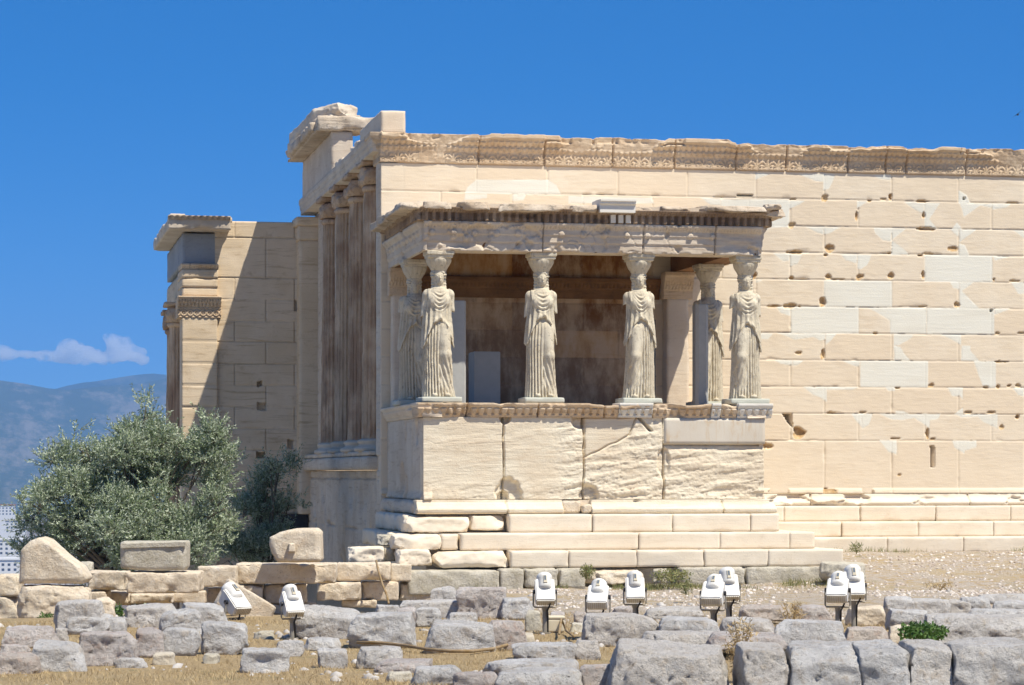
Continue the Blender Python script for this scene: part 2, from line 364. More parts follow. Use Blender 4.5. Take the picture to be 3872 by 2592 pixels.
FRESH += [('6', q) for q in [
 [(190,24),(315,26),(313,103),(230,80)], [(316,26),(890,28),(890,250),(316,248)], [(965,30),(1465,34),(1465,254),(1157,252),(1155,140),(1030,65)],
 [(1467,34),(2035,38),(2038,260),(1467,256)], [(2040,40),(2180,42),(2100,70),(2040,90)], [(-30,300),(120,298),(165,250),(-30,250)],
 [(210,250),(605,252),(605,300),(560,308),(500,280),(440,290),(350,300)], [(607,252),(700,253),(640,320),(610,345)],
 [(1187,258),(1350,258),(1340,285),(1240,345),(1187,352)], [(1187,352),(1240,360),(1270,420),(1330,480),(1190,480)],
 [(1590,260),(1757,260),(1757,350),(1680,300)], [(1760,352),(1835,355),(1835,395),(1910,484),(1760,484)], [(175,477),(325,478),(325,520),(230,510)],
 [(328,478),(420,478),(370,520),(328,520)], [(750,480),(900,481),(895,530),(840,520)], [(902,481),(1477,484),(1478,706),(902,704)],
 [(1865,486),(2050,486),(2052,710),(1945,702),(1900,590)], [(415,703),(620,704),(622,835),(580,800),(490,760)], [(622,704),(890,706),(840,725),(625,728)],
 [(1110,706),(1195,707),(1195,738),(1140,735)], [(1640,709),(1768,710),(1768,805),(1745,780),(1680,782)], [(1200,905),(1270,910),(1320,932),(1200,932)],
 [(1700,932),(1770,880),(1772,934)], [(2190,712),(2289,712),(2289,780),(2240,770)], [(825,930),(917,930),(917,1045),(870,990)],
 [(918,930),(1005,932),(980,1020),(920,1058)], [(1060,931),(1490,933),(1488,1052),(1420,1005),(1360,965),(1260,985),(1180,982)],
 [(1492,933),(1580,934),(1560,975),(1492,985)], [(1710,934),(2065,935),(2065,1055),(1950,1005),(1900,955),(1760,955)],
 [(1065,1157),(1210,1157),(1212,1272),(1140,1250)], [(1680,1159),(1885,1160),(1885,1215),(1790,1240),(1785,1265),(1700,1215)]]]
FRESH += [('7', [(1060,80),(1090,20),(1175,-50),(1880,-50),(1960,0),(2010,95),(1180,85)]), ('7', [(1060,90),(1280,90),(1280,130),(1060,150)]), ('7', [(1530,95),(1660,97),(1640,150),(1530,150)]),
 ('8', [(0,110),(820,128),(840,180),(0,180)]), ('8', [(1500,140),(2170,150),(2175,412),(2000,412),(1880,490),(1500,490)]), ('8', [(1300,120),(1500,140),(1500,200),(1400,190)])]
CHIPS = [('5', c) for c in [  # x, y, rx, ry, depth (m)
 (330,570,40,12,.06),(605,562,38,45,.06),(1160,555,16,42,.10),(1440,588,85,13,.07),(320,790,32,38,.07),(870,710,11,52,.09),(1440,705,13,32,.09),
 (350,1020,72,24,.08),(640,985,46,55,.09),(1455,822,95,20,.12),(1690,985,52,30,.05),(1470,1030,58,16,.05),(1150,1025,22,9,.10),(0,1215,32,42,.10),(320,1238,22,16,.06),
 (630,1228,34,32,.09),(905,1228,42,42,.07),(1165,1222,36,42,.10),(610,1042,24,16,.16),(1435,1222,16,44,.09),(1420,1046,32,11,.10),(2035,1250,16,22,.08),(310,1470,92,36,.10),
 (35,1465,22,22,.07),(580,1440,32,50,.12),(1720,1465,30,28,.08),(1430,1478,42,11,.06),(1100,568,30,8,.05),(2190,600,60,8,.05),(700,1247,70,8,.05),(980,585,20,14,.06),(2200,1262,60,12,.06)]]
CHIPS += [('6', c) for c in [
 (1030,250,26,11,.06),(2060,248,26,13,.07),(2270,248,52,12,.08),(375,415,32,18,.07),(585,430,28,52,.10),(1500,690,32,22,.06),(1960,705,32,24,.08),(2070,700,22,26,.08),(2160,695,26,18,.08),
 (2245,692,32,20,.08),(20,740,22,48,.14),(660,922,42,13,.08),(930,918,58,13,.07),(1810,918,42,13,.08),(2020,918,52,14,.07),(1220,713,32,9,.12),(2105,490,60,9,.10),(390,1095,74,62,.14),
 (1190,1142,62,15,.06),(1472,1100,16,52,.12),(1520,1145,32,15,.06),(90,1205,120,46,.16),(1235,1450,30,22,.05),(640,1590,90,45,.06),(2100,1040,20,30,.05),(2235,960,22,26,.14),(180,20,90,16,.05)]]
GAPS = [('6', [(240,930),(325,930),(330,1045),(296,1015)], .35), ('6', [(1494,1205),(1530,1205),(1536,1383),(1500,1383)], .25), ('5', [(1770,550),(1795,550),(1795,574),(1770,574)], .12), ('6', [(2003,46),(2026,46),(2024,72),(2001,72)], .12),
        ('8', [(1660,95),(1810,97),(1815,110),(1655,112)], .2)]
def wall_fn(s, z):
    P = np.stack([s, np.zeros_like(s), z], 1)
    out = np.zeros_like(s)
    ci = np.where(z > TOPZ, 0, np.where(z < BASEZ, 10, np.floor((TOPZ - z) / COURSE) + 1)).astype(int)
    off = np.where(ci % 2 == 0, 1.72, 1.72 + .6465)
    bi = np.floor((s - off) / 1.293)
    rnd = _h(ci, bi.astype(int), bi.astype(int) * 0, 3)
    jx = np.abs(((s - off + .6465) % 1.293) - .6465); jx = np.where((s < 1.0) & (ci == 0), .5, jx)
    ztop = np.where(ci == 0, 7.31, np.where(ci == 10, BASEZ, TOPZ - (ci - 1) * COURSE)); zbot = np.where(ci == 0, TOPZ, np.where(ci == 10, 1.42, TOPZ - ci * COURSE))
    jz = np.minimum(ztop - z, z - zbot)
    wob = fbm(P * 5, 2, 3)
    j = np.minimum(jx, jz) - .004 - .007 * np.clip(wob + .1, 0, 1)
    jd = 1 - sst(0, .009, j)
    # patches of fresh marble
    Pw = np.stack([s, z], 1); jag = np.stack([fbm(P * 7, 31, 4), fbm(P * 7, 47, 4)], 1) * .014
    fresh = np.zeros_like(s); seam = np.zeros_like(s)
    for k, q in FRESH:
        poly = wxy(k, q); a = np.array(poly); lo = a.min(0) - .1; hi = a.max(0) + .1
        i = np.where((Pw[:, 0] > lo[0]) & (Pw[:, 0] < hi[0]) & (Pw[:, 1] > lo[1]) & (Pw[:, 1] < hi[1]))[0]
        if not len(i): continue
        full = (hi[0] - lo[0] > 1.2)
        sd = polysdf(Pw[i] + (0 if full else jag[i]), poly)
        fresh[i] = np.maximum(fresh[i], sst(.008, -.008, sd)); seam[i] = np.maximum(seam[i], 1 - sst(0, .009, np.abs(sd)))
    # beyond the picture: patches by chance on other blocks
    far = s > 12.3
    fresh = np.where(far & (rnd > .72), 1, fresh)
    for k, q, dep in GAPS:
        poly = wxy(k, q); i = np.where(polysdf(Pw, poly) < 0)[0]; out[i] -= dep
    broken = np.zeros_like(s)
    for k, (cx, cy, rx, ry, dep) in CHIPS:
        c = on_y(*zz(k, cx, cy), 0.); sx = rx * ZR[k][2] / 208. * .92; sz = ry * ZR[k][2] / 208. * .8
        i = np.where((np.abs(s - c[0]) < sx * 1.5) & (np.abs(z - c[2]) < sz * 1.5))[0]
        r = np.sqrt(((s[i] - c[0]) / sx) ** 2 + ((z[i] - c[2]) / sz) ** 2) + .75 * fbm(P[i] * 11, 9, 3)
        e = sst(1.0, .82, r); out[i] -= dep * e * (.25 + .4 * np.clip(1 - r, 0, 1) + .25 * np.clip((z[i] - c[2]) / sz, -1, 1)); broken[i] = np.maximum(broken[i], e * (1 - fresh[i] * .3))
    # small random bottom-edge chips and softly weathered faces
    ch = np.clip(fbm(P * np.array([3.2, 1, 6]), 77, 3) - .25, 0, 1) * 3; nearb = np.exp(-(z - zbot) / .03) + .5 * np.exp(-jx / .02)
    cc = np.clip(ch * nearb, 0, 1) * (1 - fresh); out -= .045 * cc; broken = np.maximum(broken, .7 * sst(.3, .8, cc))
    old = 1 - fresh
    out += old * (.006 * fbm(P * 3, 5, 3) + .002 * fbm(P * np.array([8, 8, 40]), 8, 3)) + (rnd - .5) * .006
    out -= jd * np.where(fresh > .5, .003, .015); out -= seam * .006 * (fbm(P * 6, 3, 2) > -.1)
    pat_shade = (.8 + .2 * sst(4.3, 5.0, z + .4 * fbm(P * 1.3, 16, 3))) * sst(.05, .5, s) * (1 - sst(4.75, 5.05, s + .12 * fbm(P * 2, 15, 3))) * sst(2.3, 2.8, z) * (1 - sst(5.85, 6.0, z))  # porch patina with painted shade, stronger towards the ceiling
    fresh = fresh * (1 - sst(.2, .5, pat_shade))
    mold = np.interp(z, [1.42, 1.44, 1.46, 1.475, 1.49, 1.505, 1.52], [.05, .06, .045, .055, .035, .04, 0]); out += mold * (z < 1.53) * (fbm(P * 2, 66, 2) < .3)
    return out, dict(fresh=fresh, tone=rnd * old, broken=broken, patina_shade=pat_shade)
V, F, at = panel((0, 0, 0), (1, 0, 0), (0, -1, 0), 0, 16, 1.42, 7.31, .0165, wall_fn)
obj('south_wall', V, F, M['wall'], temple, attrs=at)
mb = MB(); mb.box((.02, .45, -1.5), (16, .75, 7.7)); mb.box((.3, 11.15, -3), (16, 11.75, 7.6)); mb.box((15.6, .75, -1), (16, 11.15, 7.6)); mb.box((.02, .06, -1.5), (16, .45, 1.41))
mb.build('wall_core', M['marble'], temple)
# carved band crowning the wall
def egg(s, z, z0, z1, per, amp):
    t = np.clip((z - z0) / (z1 - z0), 0, 1); c = np.abs(np.sin(np.pi * s / per)); w_ = np.sqrt(np.clip(t * 1.15, 0, 1))
    return np.where((z > z0) & (z < z1), amp * (np.sqrt(np.clip(1 - (1 - c) ** 2 / (w_ * .8 + .08) ** 2, 0, 1)) - .6), 0)
def crown_fn(s, z, broke=True):
    P = np.stack([s, np.zeros_like(s) + 3, z], 1)
    out = np.interp(z, [7.31, 7.52, 7.54, 7.60, 7.61, 7.64, 7.70, 7.72, 7.75, 7.76, 7.84], [.03, .03, .055, .08, .07, .085, .135, .14, .145, .2, .2])
    out = out + egg(s, z, 7.53, 7.60, .105, .03) + egg(s, z, 7.63, 7.71, .105, .035)
    u = (s % .2) - .1; an = np.arctan2(u, z - 7.37); r = np.hypot(u, z - 7.37)
    pal = np.where((r > .03) & (r < .13) & (np.abs(an) < 1.35), .014 * np.cos(an * 9), 0)
    u2 = np.minimum(np.hypot(u - .055, z - 7.365), np.hypot(u + .055, z - 7.365)); pal = pal + .014 * np.cos(u2 * 210) * (u2 < .035)
    out = out + np.where(z < 7.52, pal, 0)
    if broke:
        n1 = fbm(P * np.array([1.1, 1, 2.6]), 21, 3); n2 = fbm(P * np.array([1.7, 1, 2]), 23, 3)
        lost = sst(.2, .28, n1 + .35 * sst(7.6, 7.84, z) * (1 - sst(2.0, 2.6, s) * 0) - .12 * (s < 1)); plain = np.interp(z, [7.31, 7.5, 7.84], [.012, .045, .12])
        out = out * (1 - lost) + lost * (plain + .02 * n2 + .012 * fbm(P * 14, 27, 3))
        sg = np.floor(s * 2.6 + .35 * np.sin(np.floor(s * 1.3) * 7.)); br_ = _h(sg.astype(int), sg.astype(int) * 0, sg.astype(int) * 0, 5)
        out = out - np.where(br_ < .24, .07, 0) * sst(7.715 + .03 * fbm(P * 6, 3, 2), 7.735, z) - .03 * sst(.1, .4, fbm(P * 5, 29, 4)) * sst(7.68, 7.8, z)
        jn = np.array([1.75, 2.95, 4.2, 5.35, 6.5, 7.45, 8.63, 9.35, 9.75, 10.9, 12.1, 13.3, 14.5]); dj = np.abs(s[:, None] - jn).min(1)
        out = out - .07 * (1 - sst(.006, .02, dj + .012 * fbm(P * 9, 33, 2)))
    out += .005 * fbm(P * 18, 25, 3)
    return out, {}
V, F, _ = panel((0, 0, 0), (1, 0, 0), (0, -1, 0), -.02, 16, 7.31, 7.84, .0155, crown_fn)
# uneven broken top
V[:, 2] -= np.where(V[:, 2] > 7.6, (V[:, 2] - 7.6) / .24 * (.022 * (_h(np.floor(V[:, 0] * 1.55).astype(int), np.zeros(len(V), int), np.zeros(len(V), int), 9) < .3) + .035 * sst(6.3, 6.4, V[:, 0]) + np.clip(.05 * fbm(np.stack([V[:, 0] * 6, V[:, 0] * 0, V[:, 0] * 0], 1), 41, 3), 0, .03)), 0)
obj('carved_cornice', V, F, M['carved'], temple)
V, F, _ = panel((0, 0, 0), (0, 1, 0), (-1, 0, 0), -.02, .75, 7.31, 7.84, .0155, lambda s, z: crown_fn(s, z, False))
obj('cornice_return', V, F, M['carved'], temple)
# base mouldings and steps of the south side
def torus_fn(z0, gaps=(), seed=0, top=.05):
    def fn(s, z):
        P = np.stack([s, np.zeros_like(s) + seed, z], 1); t = (z - z0) / .21
        out = np.interp(t, [0, .08, .3, .48, .55, .75, .9, 1], [.15, .175, .18, .14, .10, .065, top, top]) + .008 * np.sin(t * 55) * ((t > .12) & (t < .5))
        out -= .08 * sst(.12, .3, fbm(P * np.array([1.6, 1, 4]), seed + 2, 4)); out += .006 * fbm(P * 12, seed + 5, 3)
        for g in gaps: out -= .09 * (1 - sst(.004, .014, np.abs(s - g + .02 * fbm(P * 7, 2, 2))))
        return out, {}
    return fn
V, F, _ = panel((0, 0, 0), (1, 0, 0), (0, -1, 0), 5.75, 16, 1.21, 1.42, .017, torus_fn(1.21, (7.9, 10.93, 13.9), 4))
obj('base_moulding', V, F, M['steps'], temple)
def row(x0, x1, joints, y0, y1, z0, z1, seed, chip=.012, gap=.002, rnd=.006, rough=.003, res=.04):
    L = []; xs = [x0] + [j for j in joints if x0 < j < x1] + [x1]
    for i in range(len(xs) - 1):
        a, b = xs[i] + gap, xs[i + 1] - gap
        L.append(block(((a + b) / 2, (y0 + y1) / 2, (z0 + z1) / 2), ((b - a) / 2, (y1 - y0) / 2, (z1 - z0) / 2), res, seed + i, rnd, chip, rough))
    return joinVF(L)
for i, (z0, z1, y0, o) in enumerate([(.36, .645, -.84, .3), (.645, .92, -.52, 1.0), (.92, 1.205, -.22, 0)]):
    V, F = row(5.6, 16, [5.9 + o + 1.45 * k for k in range(8)], y0, .04, z0, z1, 100 + 10 * i)
    obj('step', V, F, M['steps'], temple)
# ================================================================== temple: west front
def west_low(s, z):
    P = np.stack([np.zeros_like(s), s, z], 1)
    zr = np.floor((z + 4) / .95); off = zr * .77; jx = np.abs((s - off + 30) % 1.55 - .775) - .775; jx = np.abs(jx)
    jz = np.abs((z + 4) % .95 - .475); jz = .475 - jz
    j = np.minimum(jx, jz) + .02 * fbm(P * 4, 3, 3)
    out = -.06 * (1 - sst(.0, .018, j)) + .03 * fbm(P * np.array([1, 3, .8]), 5, 4) + .008 * fbm(P * 8, 6, 3)
    out -= .14 * sst(.22, .3, fbm(P * np.array([1, 1.5, .9]), 12, 3)) * (z < .8)
    out -= .06 * sst(.25, .4, np.abs(fbm(P * np.array([1, 2.2, .6]), 14, 3)))
    hole = (np.abs(s - .75) < .14) & (z > -.3) & (z < .62); out = np.where(hole, -.3, out)
    return out, {}
V, F, _ = panel((0, 0, 0), (0, 1, 0), (-1, 0, 0), .03, 11.5, -4, 1.85, .03, west_low, .1)
obj('west_wall', V, F, M['westwall'], temple)
def west_up(s, z):
    P = np.stack([np.zeros_like(s), s, z], 1); k = np.floor((z - 2.1) / .49); jz = np.abs((z - 2.1) % .49 - .245); jz = .245 - jz
    out = -.02 * (1 - sst(0, .012, jz)) + .01 * fbm(P * 3, 8, 3) + np.where(s < .62, .15, 0) + np.where((s > .12) & (s < .5), .02, 0)
    return out, {}
V, F, _ = panel((.15, 0, 0), (0, 1, 0), (-1, 0, 0), .03, 11.5, 2.1, 7.5, .035, west_up, .1)
obj('west_upper_wall', V, F, M['westwall'], temple)
V, F = joinVF([block((.1, 6.0, 1.985), (.27, 5.45, .125), .06, 201, .02, .02, .006, cmax=90), block((.06, 6.0, 2.16), (.2, 5.4, .045), .06, 203, .01, .01, .003, cmax=90)])
obj('column_ledge', V, F, M['westwall'], temple)
def shaft(c, r0, r1, z0, z1, fl=22, seed=0):
    na, nz = fl * 8, 60; a = np.linspace(0, 2 * np.pi, na, endpoint=False); z = np.linspace(0, 1, nz + 1)
    A, Z = np.meshgrid(a, z); P = np.stack([np.cos(A).ravel() * 2, np.sin(A).ravel() * 2, Z.ravel() * 7], 1)
    r = r0 + (r1 - r0) * Z ** 1.4; fl_ = np.abs(np.sin(A * fl / 2)); lost = sst(.0, .25, fbm(P * 1.1, seed, 3)).reshape(A.shape) * .75
    r = r - .05 * (fl_ ** .5) * sst(0, .02, Z) * sst(1, .985, Z) * (1 - lost) - lost * .02 + (.012 * fbm(P * 3, seed + 3, 3)).reshape(A.shape)
    V = np.stack([c[0] + r * np.cos(A), c[1] + r * np.sin(A), z0 + (z1 - z0) * Z], -1).reshape(-1, 3)
    i = np.arange(nz)[:, None] * na; j = np.arange(na)[None]; k = (j + 1) % na
    return V, np.stack([i + j, i + k, i + na + k, i + na + j], -1).reshape(-1, 4)
def lathe(c, prof, n=40):
    a = np.linspace(0, 2 * np.pi, n, endpoint=False); V = np.array([(c[0] + r * math.cos(t_), c[1] + r * math.sin(t_), z) for r, z in prof for t_ in a])
    i = np.arange(len(prof) - 1)[:, None] * n; j = np.arange(n)[None]; k = (j + 1) % n
    return V, np.stack([i + j, i + k, i + n + k, i + n + j], -1).reshape(-1, 4)
def ionic(par, c, z0, z1, r, seed, mt, broken=True):
    V, F = shaft(c, r, r * .86, z0 + .22, z1 - .5, seed=seed); col = obj('column', V, F, mt, par)
    V, F = lathe(c, [(.01, z0), (r * 1.36, z0), (r * 1.42, z0 + .04), (r * 1.34, z0 + .08), (r * 1.16, z0 + .1), (r * 1.13, z0 + .14), (r * 1.22, z0 + .17), (r * 1.2, z0 + .2), (r * 1.02, z0 + .23), (.01, z0 + .23)])
    obj('base', V, F, M['westwall'], col)
    L = [lathe(c, [(.01, z1 - .56), (r * .9, z1 - .56), (r * .97, z1 - .52), (r * .97, z1 - .49), (r * .9, z1 - .45), (.01, z1 - .45)])]
    L.append(block((c[0] - .02, c[1], z1 - .05), (r * 1.12, r * 1.2, .05), .04, seed, .015, .03))
    L.append(rock((c[0] - .02, c[1], z1 - .27), (r * 1.05, r * .8, .19), seed + 1, .03, .2, 5, .03))
    for s_ in (-1, 1): L.append(rock((c[0], c[1] + s_ * r * 1.05, z1 - .29), (r * 1.08, .13, .16 if broken else .18), seed + 3 + s_, .03, .9, 3, .025))
    V, F = joinVF(L); obj('capital', V, F, M['column'], col)
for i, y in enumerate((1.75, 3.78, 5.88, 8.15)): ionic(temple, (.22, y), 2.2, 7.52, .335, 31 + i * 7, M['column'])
# anta capital at the far end of the row
V, F = joinVF([block((.02, 11.3, 7.3), (.36, .42, .1), .05, 71, .03, .03), block((.02, 11.3, 7.05), (.3, .36, .16), .05, 72, .02, .02, .012), block((.02, 11.3, 3.9), (.27, .33, 3.0), .07, 73, .01, .01, .004, cmax=80)])
obj('corner_pilaster', V, F, M['northwall'], temple)
def arch_fn(s, z):
    P = np.stack([np.zeros_like(s), s, z], 1); t = (z - 7.5) / .33
    out = np.where(t < .32, 0, np.where(t < .66, .02, .04)) + .006 * fbm(P * 5, 3, 3) - .03 * (1 - sst(0, .012, np.abs((s + .5) % 2.1 - 1.05)))
    return out, {}
V, F, _ = panel((-.14, 0, 0), (0, 1, 0), (-1, 0, 0), .05, 11.75, 7.5, 7.83, .025, arch_fn, .6)
obj('architrave', V, F, M['westwall'], temple)
V, F = joinVF([block((.24, 1.55, 8.04), (.22, 1.42, .205), .05, 81, .006, .006, .007), block((.2, 3.6, 7.96), (.22, .55, .13), .05, 82, .02, .07), block((.2, 4.8, 7.9), (.22, .6, .07), .05, 84, .03, .08), block((.02, 5.6, 7.92), (.1, .5, .09), .05, 87, .02, .03), block((.02, 8.6, 7.92), (.1, 1.4, .08), .05, 88, .02, .04)])
obj('architrave_backer', V, F, M['marble'], temple)
V, F = joinVF([block((.12, 9.1, 8.27), (.22, 2.65, .42), .06, 85, .01, .02, .006, cmax=80)])
obj('frieze_block', V, F, M['greymarble'], temple)
V, F = joinVF([block((-.17, 8.0, 8.80), (.34, 1.3, .10), .05, 91, .03, .05), block((-.17, 10.4, 8.80), (.34, 1.1, .10), .05, 92, .03, .06), block((-.12, 9.2, 8.71), (.3, 2.6, .035), .05, 93, .01, .02),
               block((.2, 6.75, 8.84), (.62, .45, .15), .045, 94, .04, .06, .012), ])
obj('corner_cornice', V, F, M['cornice'], temple)
Vr, Fr = rock((.05, 9.2, 9.06), (.47, 1.9, .25), 95, .04, .12, 4, .04, 0, .06, .08); Vr[:, 2] += (9.2 - Vr[:, 1]) * .07
V, F = joinVF([(Vr, Fr), block((.3, 8.9, 9.02), (.32, 1.5, .14), .05, 96, .02, .05)])
obj('pediment_block', V, F, M['greymarble'], temple)
# ================================================================== north porch, left background
nporch = empty('north_porch', (-1.5, 12, 0), 'north porch beyond the west columns with grey frieze and jutting cornice', 'porch')
NJ = [7.33, 6.97, 6.09, 5.61, 5.14, 4.68, 4.20, 3.72, 3.25, 2.78, 2.31, 1.84, 1.37, .9, .4, -.1, -.6, -1.1, -1.6]
def nwall(s, z):
    P = np.stack([s, np.zeros_like(s) + 11, z], 1); dz = np.abs(z[:, None] - np.array(NJ)).min(1); k = (z[:, None] < np.array(NJ)).sum(1)
    off = np.where(k % 2 == 0, -.93, -1.62); dx = np.abs(((s - off + .66) % 1.32) - .66)
    out = -.035 * (1 - sst(.001, .013, np.minimum(dx, dz) + .006 * fbm(P * 6, 3, 2))) + .008 * fbm(P * 3, 4, 3)
    for u, v, hw, hh, d in ((595, 878, .055, .055, .2), (599, 930, .1, .075, .14), (597, 1040, .1, .06, .25), (665, 1015, .06, .1, .15), (683, 700, .09, .1, .12)):
        c = on_y(*zz('D', u, v), 11.5); e = (np.abs(s - c[0]) < hw) & (np.abs(z - c[2] + .04 * fbm(P * 9, 6, 2)) < hh); out = np.where(e, out - d, out)
    return out, {}
V, F, _ = panel((0, 11.5, 0), (1, 0, 0), (0, -1, 0), -2.05, .1, -4, 7.33, .018, nwall, .6)
obj('wall', V, F, M['northwall'], nporch)
def npil(s, z):
    P = np.stack([s, np.zeros_like(s) + 9, z], 1); dz = np.abs(z[:, None] - np.array([4.68, 4.2, 3.72, 3.25, 2.78, 2.31, 1.84])).min(1)
    return -.04 * (1 - sst(0, .016, dz)) + .006 * fbm(P * 3, 4, 3), {}
V, F, _ = panel((0, 11.42, 0), (1, 0, 0), (0, -1, 0), -2.77, -2.0, -4, 5.2, .03, npil, .8)
obj('pilaster', V, F, M['northwall'], nporch)
def ncap(s, z):
    t = (z - 5.2) / .46; out = np.interp(t, [0, .5, .55, .7, .72, .9, .92, 1], [0.01, .01, .05, .06, .1, .11, .16, .16]) + egg(s, z, 5.43, 5.52, .08, .03) + egg(s, z, 5.53, 5.61, .06, .03)
    u = (s % .14) - .07; r = np.hypot(u, z - 5.3); return out + np.where(z < 5.42, .018 * np.cos(r * 110), 0), {}
V, F, _ = panel((0, 11.42, 0), (1, 0, 0), (0, -1, 0), -2.86, -1.92, 5.2, 5.66, .016, ncap, .8)
obj('pilaster_capital', V, F, M['carved'], nporch)
V, F = joinVF([block((-2.385, 12.1, 5.76), (.385, .7, .1), .05, 131, .008, .01), block((-2.385, 12.085, 5.96), (.392, .7, .1), .05, 132, .008, .01), block((-2.385, 12.07, 6.155), (.40, .7, .095), .05, 133, .008, .01),
               block((-2.385, 15, 5.95), (.38, 2.2, .28), .08, 134, .01, .02)])
obj('architrave', V, F, M['northwall'], nporch)
V, F, _ = panel((0, 11.40, 0), (1, 0, 0), (0, -1, 0), -2.80, -1.98, 6.25, 6.37, .014, lambda s, z: (np.interp(z, [6.25, 6.28, 6.33, 6.34, 6.37], [.0, .03, .07, .1, .1]) + egg(s, z, 6.27, 6.33, .05, .03), {}), .8)
obj('architrave_moulding', V, F, M['cornice'], nporch)
V, F = joinVF([block((-2.38, 12.2, 6.71), (.37, .68, .34), .06, 141, .006, .008, .002), block((-2.4, 15, 6.71), (.36, 2.15, .34), .09, 142, .006, .008, .002)])
obj('frieze', V, F, M['eleusis'], nporch)
V, F = joinVF([block((-2.42, 11.75, 7.21), (.68, .85, .13), .035, 151, .02, .05, .008), block((-2.62, 14.6, 7.21), (.5, 2.1, .13), .05, 152, .02, .06, .008), block((-2.9, 11.0, 7.36), (.17, .12, .05), .03, 153, .03, .03), block((-1.8, 11.05, 7.3), (.09, .1, .07), .03, 154, .05, .03)])
obj('cornice', V, F, M['greymarble'], nporch)
V, F, _ = panel((0, 10.9, 0), (1, 0, 0), (0, -1, 0), -3.1, -1.76, 7.29, 7.37, .014, lambda s, z: (.03 + .05 * (z - 7.29) / .08 + .02 * np.sin(s * 48) * np.sin((z - 7.29) * 40), {}), .2)
obj('cornice_carving', V, F, M['cornice'], nporch)
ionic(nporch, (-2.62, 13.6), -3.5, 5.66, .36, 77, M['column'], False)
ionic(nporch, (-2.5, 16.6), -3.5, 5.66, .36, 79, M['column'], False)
mb = MB(); mb.box((-2.7, 12.3, -4), (0, 12.5, 7.2)); mb.box((-1.7, 11.2, -4), (-.65, 11.35, .2)); mb.build('wall_core', M['northwall'], nporch)
mb = MB(); mb.box((-.62, 11.38, -4), (-.02, 11.45, .9)); mb.build('doorway_shade', M['dark_metal'], nporch)  # dark slab painted in for the shade inside the door opening
# ================================================================== caryatid porch
porch = empty('caryatid_porch', (2.97, -2.0, 0), 'small marble porch with a high parapet and six statues carrying its roof', 'porch')
PX0, PX1, PY = .115, 5.835, -4.08
X3 = lambda x: on_y(zz('3', x, 0)[0], 1790, PY)[0]
X4 = lambda x: on_y(zz('4', x, 0)[0], 1790, PY)[0]
JA, JB, JC = X3(1087), X3(1680), X4(705)
def par_fn(s, z):
    P = np.stack([s, np.zeros_like(s), z], 1)
    rough = .25 + .9 * sst(JA + .6, JB, s) + .5 * sst(1.75, 1.45, z); rough = np.where((s > JC) & (z > 2.28), .02, rough)
    band = np.stack([s * 1.2, s * 0, (z - s * .12) * 11], 1)
    out = rough * (.012 * fbm(band, 3, 4) + .014 * fbm(P * np.array([6, 1, 12]), 7, 5) + .006 * fbm(P * 24, 8, 3))
    led = fbm(band * np.array([1.6, 1, 1.1]) + .25 * fbm(P * 9, 12, 3)[:, None], 13, 3); out += rough * .007 * ((led > 0) * 1. + (led > .2) - 1); out -= rough * .011 * (1 - sst(0, .02, np.abs(fbm(band * np.array([.8, 1, .5]), 14, 3))))
    for j in (JA, JB, JC):
        dj = np.abs(s - j + .018 * fbm(P * 5, 4, 3)); out -= .12 * (1 - sst(.004, .02, dj))
    c = lambda cx, cz, rx, rz, dep: -dep * sst(1.05, .8, np.sqrt(((s - cx) / rx) ** 2 + ((z - cz) / rz) ** 2) + .3 * fbm(P * 8, 19, 3))
    out += c(JA + .03, 2.7, .10, .12, .14) + c(JB - .05, 2.68, .16, .17, .12) + c(JA + .08, 1.42, .22, .28, .10) + c(JA - .0, 1.38, .1, .12, .1) + c(JB + .09, 1.42, .18, .2, .10) + c(JC, 1.95, .12, .25, .05)
    # repaired corner of the third block: a smooth piece set back above a diagonal break
    A = np.array([X4(118), 2.06]); B = np.array([X4(455), 2.42]); C = np.array([X4(510), 2.72]); poly = [A, B, C, (X4(118), 2.72)]
    sd = polysdf(np.stack([s, z], 1) + np.stack([fbm(P * 6, 51, 3), fbm(P * 6, 52, 3)], 1) * .02, poly)
    ins = sst(.0, -.012, sd); out = out * (1 - ins) - .03 * ins; out -= .06 * (1 - sst(.004, .02, np.abs(sd)))
    out += -.13 * (1 - sst(.0, .05, np.abs((s - C[0] - .04) + (z - 2.7) * .9))) * (z > 2.48) * (s > C[0] - .04)
    nb = (s > JC) & (z > 2.28); out = np.where(nb, .012, out)
    out -= np.where((s > JC) & (np.abs(z - 2.27) < .012), .05, 0); out -= np.where(s > JC, .035 * sst(2.14, 2.24, z) * (z < 2.27), 0)
    out += .06 * sst(1.55, 1.38, z) * (s < .25) 
    return out, dict(n=nb * 1.)
V, F, at = panel((0, PY, 0), (1, 0, 0), (0, -1, 0), PX0, PX1, 1.37, 2.71, .0145, par_fn)
obj('parapet', V, F, M['parapet'], porch)
def side_fn(sd):
    def fn(s, z):
        P = np.stack([np.zeros_like(s) + sd, s, z], 1)
        out = .02 * fbm(P * np.array([1, 4, 1.2]), 5 + sd, 4) + .006 * fbm(P * 9, 7, 3) + .03 * sst(1.5, 1.4, z)
        for j in (-2.9, -1.5): out -= .05 * (1 - sst(.003, .02, np.abs(s - j + .03 * fbm(P * 3, 4, 3))))
        return out - .1 * sst(.3, .4, fbm(P * np.array([1, 1.8, 1.2]), 17, 3)), {}
    return fn
V, F, _ = panel((PX0, 0, 0), (0, 1, 0), (-1, 0, 0), PY + .03, 0, 1.37, 2.71, .025, side_fn(0), .08); obj('parapet_side', V, F, M['westwall'], porch)
V, F, _ = panel((PX1, 0, 0), (0, 1, 0), (1, 0, 0), PY + .03, 0, 1.37, 2.71, .03, side_fn(3), .08); obj('parapet_side', V, F, M['marble'], porch)
